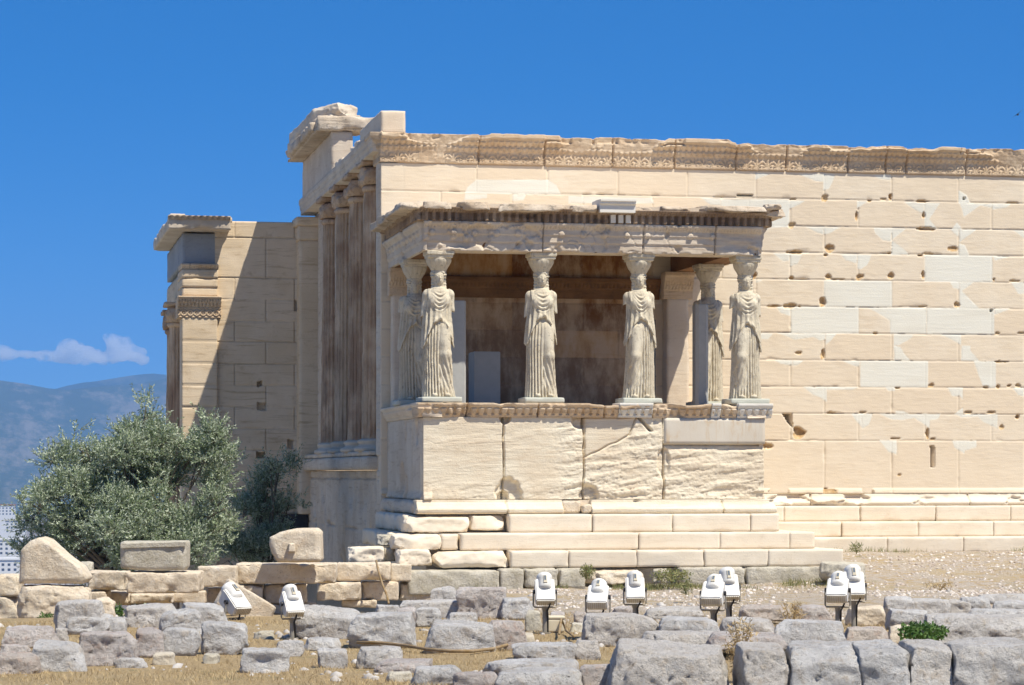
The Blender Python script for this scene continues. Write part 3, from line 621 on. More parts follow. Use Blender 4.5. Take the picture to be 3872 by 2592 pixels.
# replaced modern block on the right of the parapet
V, F = block(((JC + PX1) / 2 + .01, PY + .04, 2.495), ((PX1 - JC) / 2, .065, .212), .05, 300, .004, .004, .001); obj('replacement_slab', V, F, stone('iron_streaked_marble', (.66, .60, .50), (.60, .53, .43), (.52, .34, .15), vein=.55, pits=.1, bumps=.15, vx=2.2, vz=.3)[0], porch)
# egg moulding along the top of the parapet
def eggm(z0, seed, gaps, worn):
    def fn(s, z):
        P = np.stack([s, np.zeros_like(s) + seed, z], 1); t = (z - z0) / .23
        out = np.interp(t, [0, .12, .15, .3, .62, .66, .68, .80, .84, 1], [.02, .025, .035, .05, .085, .07, .105, .11, .125, .125])
        out = out + egg(s, z, z0 + .04, z0 + .145, .125, .045)
        out = out - worn * .06 * sst(.05, .35, fbm(P * np.array([2.2, 1, 3]), seed, 4)) * sst(.6, .75, t) - .05 * sst(.2, .4, fbm(P * 2.3, seed + 3, 3)) * worn + .006 * fbm(P * 15, 3, 3)
        for g in gaps: out -= .1 * (1 - sst(.004, .016, np.abs(s - g + .02 * fbm(P * 6, 4, 2))))
        return out, {}
    return fn
NP = [(X4(365), X4(615)), (X4(1052), X4(1118)), (X4(1245), PX1 + .01)]
V, F, _ = panel((0, PY, 0), (1, 0, 0), (0, -1, 0), PX0 - .1, PX1 + .0, 2.71, 2.94, .0125, eggm(2.71, 5, [X3(812), X3(1335), X4(258), NP[0][0], NP[0][1], NP[1][0], NP[1][1], NP[2][0]], 1.), .5)
# the weathered top edge dips between the plinths
V[:, 2] -= np.where(V[:, 2] > 2.88, np.clip(.1 * fbm(np.stack([V[:, 0] * 3, V[:, 0] * 0, V[:, 0] * 0], 1), 8, 3), 0, .05), 0)
obj('egg_moulding', V, F, M['carved'], porch)
for a, b in NP:
    V, F, _ = panel((0, PY - .004, 0), (1, 0, 0), (0, -1, 0), a, b + (.11 if b > 5.8 else 0), 2.712, 2.95, .0125, eggm(2.712, 9, [], 0.), .4); obj('replacement_moulding', V, F, M['newmarble'], porch)
V, F, _ = panel((PX0, 0, 0), (0, 1, 0), (-1, 0, 0), PY - .06, 0, 2.71, 2.94, .018, eggm(2.71, 6, [-3.2, -1.7], 1.), .3); obj('egg_moulding', V, F, M['marble'], porch)
V, F, _ = panel((PX1, 0, 0), (0, 1, 0), (1, 0, 0), PY - .06, 0, 2.71, 2.94, .022, eggm(2.71, 7, [-2.2], .5), .3); obj('egg_moulding', V, F, M['marble'], porch)
mb = MB(); mb.box((PX0 + .35, PY + .35, .1), (PX1 - .35, -.1, 2.62)); mb.box((PX0 + .05, PY + .05, 0), (PX1 - .05, -.1, 1.36)); mb.build('floor_core', M['marble'], porch)
# base moulding and steps
V, F, _ = panel((0, PY, 0), (1, 0, 0), (0, -1, 0), PX0 - .12, X3(1515), 1.14, 1.365, .016, torus_fn(1.145, (X3(1100),), 14, .03)); obj('base_moulding', V, F, M['parapet'], porch)
V, F, _ = panel((0, PY, 0), (1, 0, 0), (0, -1, 0), X4(160), PX1 + .17, 1.14, 1.365, .016, torus_fn(1.145, (X4(1130),), 15, .05)); obj('base_moulding', V, F, M['parapet'], porch)
V, F = joinVF([block(((X3(1515) + X3(1660)) / 2, PY + .1, 1.25), ((X3(1660) - X3(1515)) / 2, .14, .1), .04, 310, .01, .02, .01), block(((X3(1660) + X4(160)) / 2, PY + .06, 1.22), ((X4(160) - X3(1660)) / 2, .2, .07), .04, 311, .03, .05, .02)])
obj('base_moulding', V, F, M['poros'], porch)
V, F = block((PX0 - .02, -2.05, 1.25), (.13, 1.95, .11), .06, 312, .03, .05, .01); obj('base_moulding', V, F, M['westwall'], porch)
S3 = lambda x, y: on_y(zz('3', x, 0)[0], 1790, y)[0]
S4 = lambda x, y: on_y(zz('4', x, 0)[0], 1790, y)[0]
V1, F1 = row(S3(1127, -4.42), S4(1560, -4.42), [S3(1748, -4.42), S4(770, -4.42), S4(1350, -4.42)], -4.42, -3.9, .84, 1.135, 320)
L = [(V1, F1), rock(((S3(350, -4.42) + S3(840, -4.42)) / 2, -4.1, .985), ((S3(840, -4.42) - S3(350, -4.42)) / 2, .33, .148), 331, .03, .12, 3, .018), rock(((S3(830, -4.42) + S3(1112, -4.42)) / 2, -4.05, 1.0), ((S3(1112, -4.42) - S3(830, -4.42)) / 2, .28, .13), 332, .03, .25, 4, .015),
     row(-2.9, 0, [], -.13, .3, .84, 1.13, 333)]
L[-1] = block((-.02, -2.2, .985), (.16, 1.7, .145), .06, 334, .03, .06, .012)
V, F = joinVF(L); obj('step', V, F, M['steps'], porch)
y2 = -4.73
L = [row(S3(765, y2), S4(1825, y2), [S4(522, y2), S4(1122, y2), S4(1638, y2)], y2, -4.2, .565, .838, 340), rock(((S3(270, y2) + S3(640, y2)) / 2, -4.35, .705), ((S3(640, y2) - S3(270, y2)) / 2, .42, .14), 342, .03, .15, 5, .02), block(((S3(625, y2) + S3(762, y2)) / 2, -4.45, .7), ((S3(762, y2) - S3(630, y2)) / 2, .25, .13), .04, 343, .02, .03), block((6.25, -3.2, .70), (.25, 1.1, .135), .06, 345, .02, .04), block((-.2, -2.2, .70), (.2, 1.8, .135), .06, 344, .03, .06, .012)]
V, F = joinVF(L); obj('step', V, F, M['steps'], porch)
y3 = -5.04
L = [row(S3(1138, y3), S4(2040, y3), [S3(1570, y3), S4(508, y3), S4(1005, y3), S4(1480, y3)], y3, -4.5, .29, .562, 350), rock(((S3(590, y3) + S3(1128, y3)) / 2, -4.75, .425), ((S3(1128, y3) - S3(570, y3)) / 2, .33, .14), 353, .03, .12, 4, .015), block((6.6, -3.4, .42), (.32, 1.3, .135), .06, 356, .02, .05)]
V, F = joinVF(L); obj('step', V, F, M['steps'], porch)
mb = MB(); mb.box((PX0, -4.4, -.2), (5.9, -.2, .83)); mb.build('step_core', M['steps'], porch)
# ------------------------------------------------------------------ entablature
AY = -4.06
D7 = [740, 950, 1160, 1370, 1580, 2010, 2225]; D8 = [355, 570, 770, 1195, 1410, 1830]
DX = [on_y(zz('7', d, 0)[0], 1790, AY)[0] for d in D7] + [on_y(zz('8', d, 0)[0], 1790, AY)[0] for d in D8]
AJ = [on_y(zz('7', 1830, 0)[0], 1790, AY)[0], on_y(zz('8', 735, 0)[0], 1790, AY)[0], on_y(zz('8', 1440, 0)[0], 1790, AY)[0]]
def archi(discs, joints, seed, ero):
    def fn(s, z):
        P = np.stack([s, np.zeros_like(s) + seed, z], 1); t = z - 5.41
        out = np.where(t < .14, 0, np.where(t < .27, .02, .04)) + np.interp(t, [.36, .38, .42, .43, .47], [0, .02, .045, .06, .06]) + egg(s, z, 5.79, 5.835, .05, .022)
        for d in discs:
            r = np.hypot(s - d, z - 5.70); out = out + .03 * (1 - sst(.044, .052, r)) - .008 * (1 - sst(.0, .006, np.abs(r - .056)))
        e = sst(5.0, 5.25, s) * ero * (t < .36); out = out * (1 - e) + e * (.0 + .035 * fbm(P * np.array([4, 1, 9]), 6, 4))
        out = out - .05 * sst(.22, .34, fbm(P * 2.6, seed, 4)) + .006 * fbm(P * 10, seed + 1, 3) - .05 * sst(.0, .3, fbm(P * 6, seed + 8, 2)) * sst(.03, .0, t)
        cr = np.abs(fbm(P * np.array([1.3, 1, 1.8]), seed + 4, 3)); out = out - .02 * (1 - sst(.0, .012, cr))
        for j in joints: out = out - .07 * (1 - sst(.003, .013, np.abs(s - j)))
        return out, {}
    return fn
V, F, _ = panel((0, AY, 0), (1, 0, 0), (0, -1, 0), .12, 5.80, 5.41, 5.88, .0135, archi(DX, AJ, 3, 1.), .5); obj('architrave', V, F, M['greymarble'], porch)
V, F, _ = panel((.12, 0, 0), (0, 1, 0), (-1, 0, 0), AY + .02, .0, 5.412, 5.88, .02, archi([-3.7, -3.3, -2.9, -2.5, -2.1, -1.7, -1.3, -.9, -.5], [-2.2], 5, 0), .06); obj('architrave', V, F, M['westwall'], porch)
V, F, _ = panel((5.80, 0, 0), (0, 1, 0), (1, 0, 0), AY + .02, .0, 5.412, 5.88, .03, archi([-3.7, -3.2, -2.7, -2.2, -1.7, -1.2, -.7], [-2.2], 7, 0), .06); obj('architrave', V, F, M['greymarble'], porch)
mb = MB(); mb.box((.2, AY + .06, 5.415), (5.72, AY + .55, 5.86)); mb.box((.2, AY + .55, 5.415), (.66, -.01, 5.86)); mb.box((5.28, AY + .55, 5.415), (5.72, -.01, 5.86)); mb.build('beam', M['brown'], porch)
mb = MB(); mb.box((.15, AY + .02, 5.87), (5.77, -.01, 6.05))
for i in range(4):
    x = .66 + i * 1.16; mb.box((x, AY + .55, 5.72), (x + .12, -.01, 5.87))
for i in range(4): mb.box((.66, -3.4 + i * .95, 5.74), (5.28, -3.3 + i * .95, 5.87))
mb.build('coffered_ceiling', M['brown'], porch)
def dent_fn(seed, ga=()):
    def fn(s, z):
        P = np.stack([s, np.zeros_like(s) + seed, z], 1); t = z - 5.88
        dn = sst(-.16, .16, np.sin(2 * np.pi * s / .124) + .12); lost = sst(.22, .3, fbm(P * np.array([1.6, .3, .3]), seed, 2))
        out = np.where(t < .145, .05 + .075 * dn * (1 - .8 * lost) * (t > .012), np.interp(t, [.145, .17, .2, .23], [.15, .16, .2, .21])) + egg(s, z, 6.04, 6.085, .05, .02)
        return out + .008 * fbm(P * 9, seed, 3) - .05 * sst(.2, .35, fbm(P * 2, seed + 3, 3)), {}
    return fn
V, F, _ = panel((0, AY, 0), (1, 0, 0), (0, -1, 0), -.02, 5.95, 5.88, 6.10, .0125, dent_fn(2), .5); obj('dentil_band', V, F, M['sooty'], porch)
V, F, _ = panel((.12, 0, 0), (0, 1, 0), (-1, 0, 0), AY - .09, -.02, 5.884, 6.10, .015, dent_fn(3), .02); obj('dentil_band', V, F, M['sooty'], porch)
V, F, _ = panel((5.80, 0, 0), (0, 1, 0), (1, 0, 0), AY - .09, -.02, 5.884, 6.10, .02, dent_fn(4), .02); obj('dentil_band', V, F, M['sooty'], porch)
CX = lambda u: on_y(u, 1790, -4.34)[0]
segs = [(CX(1590), CX(1718), 6.05, 6.21, .26), (CX(1718), CX(1866), 6.04, 6.2, .27), (CX(1885), CX(2155), 6.03, 6.195, .28), (CX(2160), CX(2262), 6.04, 6.2, .27), (CX(2405), CX(2492), 6.08, 6.19, .12), (CX(2500), CX(2632), 6.09, 6.2, .2), (CX(2638), CX(2935), 6.08, 6.215, .30)]
L = []
for i, (a, b, z0, z1, o) in enumerate(segs):
    if i == 4: V, F = joinVF(L); obj('corona', V, F, M['cornice'], porch); L = []
    L.append(rock(((a + b) / 2, AY - o + .35, (z0 + z1) / 2), ((b - a) / 2, .36, (z1 - z0) / 2), 400 + i, .03, .2, 2, .022))
L.append(rock((CX(2925), AY - .15, 6.2), (.14, .2, .06), 411, .02, .3, 5, .02))
V, F = joinVF(L); obj('corona', V, F, M['cornice'], porch); L = []
for i in range(4): L.append(rock((-.06 + .02 * i, -3.72 + i * 1.03, 6.12), (.24, .56, .085), 420 + i, .03, .2, 3, .022))
V, F = joinVF(L); obj('corona', V, F, M['cornice'], porch); L = []
for i in range(4): L.append(rock((5.93, -3.72 + i * 1.03, 6.12), (.24, .56, .085), 430 + i, .04, .2, 3, .02))
V, F = joinVF(L); obj('corona', V, F, M['cornice'], porch)
mb = MB(); a, b = CX(2268), CX(2402)
mb.prism([(AY - .3, 6.05), (AY - .3, 6.16), (AY - .34, 6.19), (AY - .34, 6.215), (AY - .36, 6.23), (AY - .36, 6.255), (AY - .1, 6.27), (AY + .3, 6.27), (AY + .3, 6.05)], a, b); mb.build('replacement_corona', M['newmarble'], porch)
mb = MB()
for u in (2327, 2356, 2384): x = CX(u); mb.box((x - .04, AY - .135, 5.895), (x + .04, AY - .02, 6.025))
mb.build('replacement_dentil', M['newmarble'], porch)
mb = MB(); mb.box((.1, AY - .1, 6.05), (5.85, -.01, 6.17)); mb.build('roof', M['marble'], porch)
# antae against the wall behind
def anta(x0, x1, nm):
    V, F = block(((x0 + x1) / 2, -.16, 3.85), ((x1 - x0) / 2, .155, 1.1), .05, int(x0 * 90) + 5, .008, .02, .006); p = obj('anta', V, F, M['marble'], porch)
    def fn(s, z):
        P = np.stack([s, s * 0, z], 1)
        out = np.interp(z, [4.93, 5.08, 5.1, 5.16, 5.18, 5.25, 5.27, 5.33, 5.34, 5.41], [.01, .02, .04, .06, .07, .1, .11, .13, .15, .15]) + egg(s, z, 5.1, 5.17, .06, .025) + egg(s, z, 5.18, 5.25, .05, .025) + .004 * fbm(P * 20, 3, 2)
        return out, {}
    V, F, _ = panel((0, -.31, 0), (1, 0, 0), (0, -1, 0), x0 - .06, x1 + .06, 4.93, 5.41, .014, fn, .2); obj('anta_capital', V, F, M['carved'], p)
anta(5.13, 5.55, 0); anta(.16, .56, 1)
V, F, _ = panel((0, -.02, 0), (1, 0, 0), (0, -1, 0), .62, 5.07, 4.93, 5.30, .016, lambda s, z: (np.interp(z, [4.93, 5.1, 5.13, 5.2, 5.22, 5.3], [.01, .02, .06, .08, .12, .12]) + egg(s, z, 5.13, 5.2, .07, .03), {}), .05)
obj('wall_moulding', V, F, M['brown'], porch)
# foundation course
FO = [('B', 575, 415, 1155, 545, 'palegrey', 0), ('B', 1157, 410, 1310, 530, 'palegrey', 1), ('B', 1312, 405, 1530, 505, 'palegrey', 2), ('B', 1532, 400, 1700, 505, 'palegrey', 3), ('B', 1712, 395, 2092, 500, 'poros', 4), ('C', 130, 395, 548, 505, 'palegrey', 5), ('C', 550, 390, 1045, 505, 'palegrey', 6)]
for k, x0, y0, x1, y1, mm, i in FO:
    a = on_y(*zz(k, x0, y0), -5.3); b = on_y(*zz(k, x1, y1), -5.3); zt = .285 if i else .27
    if mm == 'poros': V, F = rock(((a[0] + b[0]) / 2, -5.0, (zt + b[2]) / 2 - .03), ((b[0] - a[0]) / 2, .32, (zt - b[2]) / 2 + .03), 500 + i, .03, .3, 5, .045)
    else: V, F = block(((a[0] + b[0]) / 2, -5.0, (zt + b[2]) / 2 - .05), ((b[0] - a[0]) / 2 - .006, .3, (zt - b[2]) / 2 + .05), .04, 500 + i, .02, .035, .012)
    obj('foundation_block', V, F, M[mm], porch)
mb = MB(); mb.box((.3, -4.9, -.3), (5.2, -4.4, .27)); mb.build('foundation_core', M['palegrey'], porch)
# grey pillars and cabinet standing inside
def slabbox(name, a, b, ch, m_, label, cat):
    (x0, y0, z0), (x1, y1, z1) = a, b; mb = MB()
    mb.prism([(x0 + ch, y0), (x1 - ch, y0), (x1, y0 + ch), (x1, y1), (x0, y1), (x0, y0 + ch)], z0, z1, 2)
    mb.prism([(x0 + ch + .01, y0 + .01), (x1 - ch - .01, y0 + .01), (x1 - .01, y0 + ch), (x1 - .01, y1 - .01), (x0 + .01, y1 - .01), (x0 + .01, y0 + ch)], z1, z1 + .012, 2)
    for zz_ in np.arange(z0 + .35, z1 - .1, .45): mb.tube([(x0 + ch + .04, y0 + .004, zz_), (x0 + ch + .04, y0 - .004, zz_)], .008, 8)
    o = mb.build(name, m_, None, loc=((x0 + x1) / 2, (y0 + y1) / 2, z0)); tag(o, label, cat); return o
slabbox('grey_pillar', (.70, -3.25, 2.62), (.965, -2.95, 4.645), .03, M['grey_box'], 'grey square support pillar right behind the corner statue at left', 'pillar')
slabbox('grey_cabinet', (1.40, -1.55, 2.62), (1.86, -1.0, 3.885), .004, M['grey_box'], 'low wide grey cabinet standing in the shaded porch', 'cabinet')
slabbox('grey_pillar', (4.975, -2.95, 2.62), (5.2, -2.7, 4.655), .05, M['grey_box'], 'tall grey chamfered pillar in front of the half hidden rear statue', 'pillar')
slabbox('thin_post', (4.105, -3.42, 2.62), (4.15, -3.37, 4.36), .006, M['dark_metal'], 'thin dark metal post beside the third front statue', 'post')
# ================================================================== caryatid statues (implicit surfaces)
def nets(fn, lo, hi, h):
    n = [int(math.ceil((hi[i] - lo[i]) / h)) + 1 for i in range(3)]
    ax = [lo[i] + h * np.arange(n[i]) for i in range(3)]
    X, Y, Z = np.meshgrid(*ax, indexing='ij'); f = fn(X.ravel(), Y.ravel(), Z.ravel()).reshape(n)
    s = f < 0; c = [s[a:n[0] - 1 + a, b:n[1] - 1 + b, d:n[2] - 1 + d] for a in (0, 1) for b in (0, 1) for d in (0, 1)]
    cnt = sum(x.astype(np.int8) for x in c); cells = (cnt > 0) & (cnt < 8); idx = -np.ones(cells.shape, np.int64); I = np.argwhere(cells); idx[cells] = np.arange(len(I))
    acc = np.zeros((len(I), 3)); num = np.zeros(len(I)); corners = [(a, b, d) for a in (0, 1) for b in (0, 1) for d in (0, 1)]
    for p in corners:
        for q in corners:
            if sum(abs(p[i] - q[i]) for i in range(3)) == 1 and p < q:
                fa = f[I[:, 0] + p[0], I[:, 1] + p[1], I[:, 2] + p[2]]; fb = f[I[:, 0] + q[0], I[:, 1] + q[1], I[:, 2] + q[2]]
                m = (fa < 0) != (fb < 0); t = np.where(m, fa / np.where(m, fa - fb, 1), 0)
                acc += np.where(m[:, None], np.array(p) + t[:, None] * (np.array(q) - np.array(p)), 0); num += m
    V = (I + acc / num[:, None]) * h + np.array(lo); Q = []
    for a in range(3):
        b, d = (a + 1) % 3, (a + 2) % 3; sl = [slice(0, n[i]) for i in range(3)]
        A = [slice(None)] * 3; B = [slice(None)] * 3; A[a] = slice(0, n[a] - 1); B[a] = slice(1, n[a]); sa, sb = s[tuple(A)], s[tuple(B)]
        E = np.argwhere(sa != sb); E = E[(E[:, b] > 0) & (E[:, b] < n[b] - 1) & (E[:, d] > 0) & (E[:, d] < n[d] - 1)]
        o = np.zeros(3, int); ob = o.copy(); ob[b] = 1; od = o.copy(); od[d] = 1
        g = lambda w_: idx[tuple((E - w_).T)]
        q = np.stack([g(ob + od), g(od), g(o), g(ob)], 1); fl = ~s[tuple(E.T)]; q[fl] = q[fl][:, ::-1]; Q.append(q)
    return V, np.concatenate(Q)
def smin(a, b, k):
    h = np.clip(.5 + .5 * (b - a) / k, 0, 1); return b + (a - b) * h - k * h * (1 - h)
def ell(x, y, z, c, r):
    k = np.sqrt(((x - c[0]) / r[0]) ** 2 + ((y - c[1]) / r[1]) ** 2 + ((z - c[2]) / r[2]) ** 2); return (k - 1) * min(r)
def cap(x, y, z, a, b, ra, rb):
    a = np.array(a); b = np.array(b); d = b - a; t = np.clip(((x - a[0]) * d[0] + (y - a[1]) * d[1] + (z - a[2]) * d[2]) / (d @ d), 0, 1)
    return np.sqrt((x - a[0] - t * d[0]) ** 2 + (y - a[1] - t * d[1]) ** 2 + (z - a[2] - t * d[2]) ** 2) - (ra + (rb - ra) * t)
def caryatid_sdf(m, seed, arms, worn):
    rg = np.random.RandomState(seed * 7 + 1); dh, dn, dk, dp, ds = rg.uniform(-.05, .05), rg.uniform(13., 16.2), rg.uniform(1.1, 2.3), rg.uniform(0, 3), rg.uniform(-.02, .02)
    def fn(x, y, z):
        x = x - ds * np.sin(np.clip(z, 0, 1.8) / 1.8 * np.pi)
        x = x * m / .93; P = np.stack([x * m, y, z], 1) + seed * 9.7
        w1 = fbm(P * 2.5, seed, 2); w2 = fbm(P * 9, seed + 2, 3)
        # dress column; the +x leg is the bent one
        zs = [0, .05, .3, .7, .95, 1.15, 1.3, 1.4, 1.5, 1.6, 1.68, 1.735, 1.765, 1.80, 1.88, 1.95]
        a = np.interp(z, zs, [.272, .262, .245, .236, .236, .218, .200, .192, .194, .200, .20, .18, .12, .085, .078, .07])
        b = np.interp(z, zs, [.215, .205, .185, .175, .178, .165, .138, .135, .142, .140, .125, .105, .09, .078, .075, .07])
        cx = np.interp(z, [0, .9, 1.2, 1.8], [0, -.012, -.012, 0]); th = np.arctan2((x - cx) / a, -y / b); fr = np.cos(th)
        col = (np.sqrt(((x - cx) / a) ** 2 + (y / b) ** 2) - 1) * np.minimum(a, b)
        ph = dp + th * dn + .9 * w1 + .4 * np.sin(z * 4 + th * 2); ridge = np.abs(np.sin(ph)) ** .7
        leg = sst(-.06, .06, x) * sst(-.2, .5, fr)                                # where the bent leg smooths the cloth
        amp = .054 * sst(1.32, 1.1, z) * (1 - .86 * leg * sst(.05, .25, z)) * (.75 + .4 * sst(.9, .2, z)) * sst(-.8, .1, fr + .6)
        d = col - amp * (ridge - .62)
        d = smin(d, cap(x, y, z, (.085, -.075, 1.12), (.115, -.165, .69), .125, .085), .06)
        d = smin(d, cap(x, y, z, (.115, -.165, .69), (.125, -.10, .10), .084, .062), .05)
        d = d + .010 * np.sin((x * 1.1 + (z - .3) * .35) * 75 + w1 * 2) * leg * sst(.75, .5, z) * sst(.05, .2, z)
        # blouse with its arched hem
        xr = np.abs(x) / .22; hem = 1.275 + dh - .30 * np.clip(xr, 0, 1.25) ** 1.9 * sst(-.9, .3, fr) - .22 * sst(.2, -.5, fr) + .012 * np.sin(th * 15 + w1 * 3)
        puff = np.exp(-((z - hem - .035) / .035) ** 2) * .028 * (1 + .45 * np.sin(th * 15 + w1 * 3)) * sst(1.5, 1., xr)
        sh = (np.sqrt(((x - cx) / (a + .032)) ** 2 + (y / (b + .034)) ** 2) - 1) * np.minimum(a + .032, b + .034) - puff
        side = sst(.1, .17, np.abs(x)); vf = np.sin(th * 17 + w1 * 2.5)
        sh = sh - .019 * vf * sst(1.72, 1.35, z) * (.35 + .65 * side)
        cat = np.sin((z + np.where(z > 1.42, 1., 1.) * -dk * x ** 2 * 3.2) * 92 + w1 * 2.2) * sst(.16, .05, np.abs(x)) * sst(1.36, 1.46, z) * sst(1.74, 1.66, z) * sst(0, .5, fr)
        sh = sh - .013 * cat
        for sx in (-1, 1): sh = smin(sh, ell(x, y, z, (sx * .098, -.115, 1.565), (.082, .075, .085)), .05)
        sh = sh + .012 * np.exp(-((x - .02 * np.sin(z * 20)) / .03) ** 2) * sst(1.72, 1.6, z) * sst(1.4, 1.5, z) * sst(.2, .8, fr)
        sh = np.maximum(sh, hem - z); sh = np.maximum(sh, z - 1.79)
        d = smin(d, sh, .012)
        # shoulders, arms broken off at or above the elbow
        for sx, ze in ((-1, arms[0]), (1, arms[1])):
            q = smin(ell(x, y, z, (sx * .2, .005, 1.68), (.078, .08, .08)), cap(x, y, z, (sx * .222, .01, 1.665), (sx * .256, .025, 1.30), .056, .05), .03)
            q = np.maximum(q, ze - z - .35 * (np.abs(x) - .25) + .03 * w2); d = smin(d, q, .006)
            st = cap(x, y, z, (sx * .175, -.06, 1.735), (sx * .17, -.125, 1.60), .035, .02); d = smin(d, st - .006 * np.sin(x * 220), .02)
        # neck, head, face
        hx = .0; k = x * 1.0
        d = smin(d, cap(x, y, z, (0, .0, 1.72), (0, -.01, 1.88), .082, .076), .03)
        face = smin(ell(x, y, z, (0, -.035, 1.96), (.092, .105, .122)), ell(x, y, z, (0, -.062, 1.875), (.063, .068, .058)), .03)
        for sx in (-1, 1):
            face = -smin(-face, ell(x, y, z, (sx * .038, -.141, 1.970), (.024, .018, .013)), .012); face = smin(face, ell(x, y, z, (sx * .037, -.1245, 1.967), (.017, .013, .009)), .006)
        face = smin(face, cap(x, y, z, (0, -.132, 1.985), (0, -.150, 1.934), .009, .014), .012)
        face = smin(face, ell(x, y, z, (0, -.128, 1.895), (.031, .018, .012)), .010); face = face + .006 * np.exp(-((z - 1.895) / .004) ** 2 - (x / .033) ** 2)
        d = smin(d, face, .015 + .02 * worn)
        hair = ell(x, y, z, (0, .015, 2.0), (.142, .142, .112)); hair = -smin(-hair, ell(x, y, z, (0, -.14, 1.945), (.092, .105, .118)), .015)
        hair = hair - .008 * np.sin(np.arctan2(x, z - 1.96) * 16 + w1 * 2) * (y < .02) - .006 * np.sin(z * 160 + w1 * 4) * (y >= .02)
        hair = smin(hair, np.sqrt((np.sqrt(x ** 2 + (y - .01) ** 2) - .105) ** 2 + (z - 2.045) ** 2) - .028, .02)
        d = smin(d, hair, .008); d = smin(d, cap(x, y, z, (0, .09, 2.0), (0, .105, 1.62), .085, .06), .02)
        for sx in (-1, 1):
            br = cap(x, y, z, (sx * .095, .0, 1.96), (sx * .115, -.015, 1.76), .034, .024) - .005 * np.sin(z * 130); d = smin(d, br, .012); d = smin(d, cap(x, y, z, (sx * .115, -.015, 1.76), (sx * .085, -.1, 1.68), .022, .014), .01)
        for fx in (-.1, .13): d = smin(d, ell(x, y, z, (fx, -.215, .03), (.048, .075, .032)), .015)
        d = d + worn * .012 * w2 + .0035 * w2
        return np.maximum(np.maximum(d, -z - .0), z - 2.08)
    return fn
def cap_sdf(seed):
    def fn(x, y, z):
        P = np.stack([x, y, z], 1) + seed; th = np.arctan2(x, y); r = np.hypot(x, y)
        R_ = np.interp(z, [2.05, 2.085, 2.09, 2.11, 2.15, 2.2, 2.25, 2.262], [.115, .138, .142, .15, .172, .196, .208, .2])
        R_ = R_ + .014 * (np.abs(np.cos(th * 7)) ** .5 - .6) * sst(2.11, 2.15, z) * sst(2.262, 2.23, z)
        e = np.maximum((r - R_) * .8, np.maximum(2.05 - z, z - 2.265))
        hb = np.where(z > 2.315, .224, .205); bx = np.maximum(np.maximum(np.abs(x), np.abs(y)) - hb, np.maximum(2.262 - z, z - 2.378))
        return np.minimum(e, bx) + .008 * fbm(P * 8, seed, 3) * 1.
    return fn
sroot = []
STAT = [(.413, -3.8, 1, (1.34, 1.40), .8, 'robed marble woman with worn face at the left front corner of porch'),
        (2.118, -3.8, 1, (1.33, 1.40), .15, 'marble woman second from left in front row, smooth face turned forward'),
        (3.765, -3.8, -1, (1.56, 1.5), .15, 'marble woman third in front row with both arms broken at shoulders'),
        (5.594, -3.8, -1, (1.52, 1.40), .4, 'dark faced marble woman at the right front corner of porch'),
        (.285, -2.03, 1, (1.5, 1.40), .35, 'grey shaded marble woman standing behind the left corner statue'),
        (5.43, -2.03, -1, (1.5, 1.4), .35, 'golden marble woman half hidden behind tall grey pillar')]
for i, (x, y, m_, arms, worn, lab) in enumerate(STAT):
    z0 = 3.035
    r_ = empty('caryatid_statue', (x, y, 2.95), lab, 'statue', 'women statues carrying the porch roof')
    if m_ < 0: arms = (arms[1], arms[0])
    V, F = nets(caryatid_sdf(m_, 3 + i, arms, worn), (-.36, -.33, -.02), (.36, .26, 2.10), .0092)
    obj('body', V + np.array([x, y, z0]), F, M['statue'], r_)
    V, F = nets(cap_sdf(i), (-.28, -.28, 2.03), (.28, .28, 2.4), .0115); obj('capital', V + np.array([x, y, z0]), F, M['statue'], r_)
    V, F = block((x + .0, y - .02, 2.99), (.335, .30, .047), .03, 600 + i, .006, .012, .003); obj('plinth', V, F, M['plinth'], r_)
# ================================================================== loose stones
_seed = [700]
def stone_px(k, x0, y0, x1, y1, d, mt, label, style='r', th=None, name='stone', cat='stone', group=None, sink=.03, yaw=None, cuts=5, rnd=.06, rough=.022):
    """one stone: d is the distance from the camera of its foot"""
    _seed[0] += 1; sd = _seed[0]; rg = random.Random(sd)
    u0, v0 = zz(k, x0, y0); u1, v1 = zz(k, x1, y1)
    if d is None: d = 1.8 * FPX / (v1 - CV)
    elif group == G2: d = min(d, 1.8 * FPX / (v1 - CV))
    th = th or max(.22, min(.8, .62 * (u1 - u0) * d / FPX))
    p = at_d((u0 + u1) / 2, v1, d); wd = (u1 - u0) * d / FPX * (1.06 if group != 'blocks of the low stone wall' else 1); dt = d + th * .6
    ht = (CV - v0) / FPX * dt + 1.8 - p[2]
    c = p + np.array([math.sin(YAW), math.cos(YAW), 0]) * th / 2; z0 = p[2] - sink
    hz = max(.04, (ht + sink) / 2); yw = -YAW + (rg.uniform(-.12, .12) if yaw is None else yaw)
    if style == 'b': V, F = rock((0, 0, 0), (wd / 2, th / 2, hz), sd, .021, .07, 2, .026, .05, .06) if group != G1 else block((0, 0, 0), (wd / 2, th / 2, hz), .024, sd, rnd * .07, .045, .012)
    else: V, F = rock((0, 0, 0), (wd / 2, th / 2, hz), sd, .0205, rnd, cuts, rough, .2)
    cs, sn = math.cos(yw), math.sin(yw); lo, hi = V.min(0), V.max(0)
    V = np.stack([V[:, 0] * cs - V[:, 1] * sn, V[:, 0] * sn + V[:, 1] * cs, V[:, 2]], 1)
    V[:, 2] += z0 + hz; V[:, :2] += c[:2]
    o = obj(name, V, F, M[mt], loc=(c[0], c[1], z0), smooth=False); tag(o, label, cat, group); return o, d
G1, G2, G3 = 'blocks of the low stone wall', 'grey stones lying in the grass', 'big grey blocks in the front row'
wd_ = lambda k, x: 37.2 + 3.6 * zz(k, x, 0)[0] / 1500
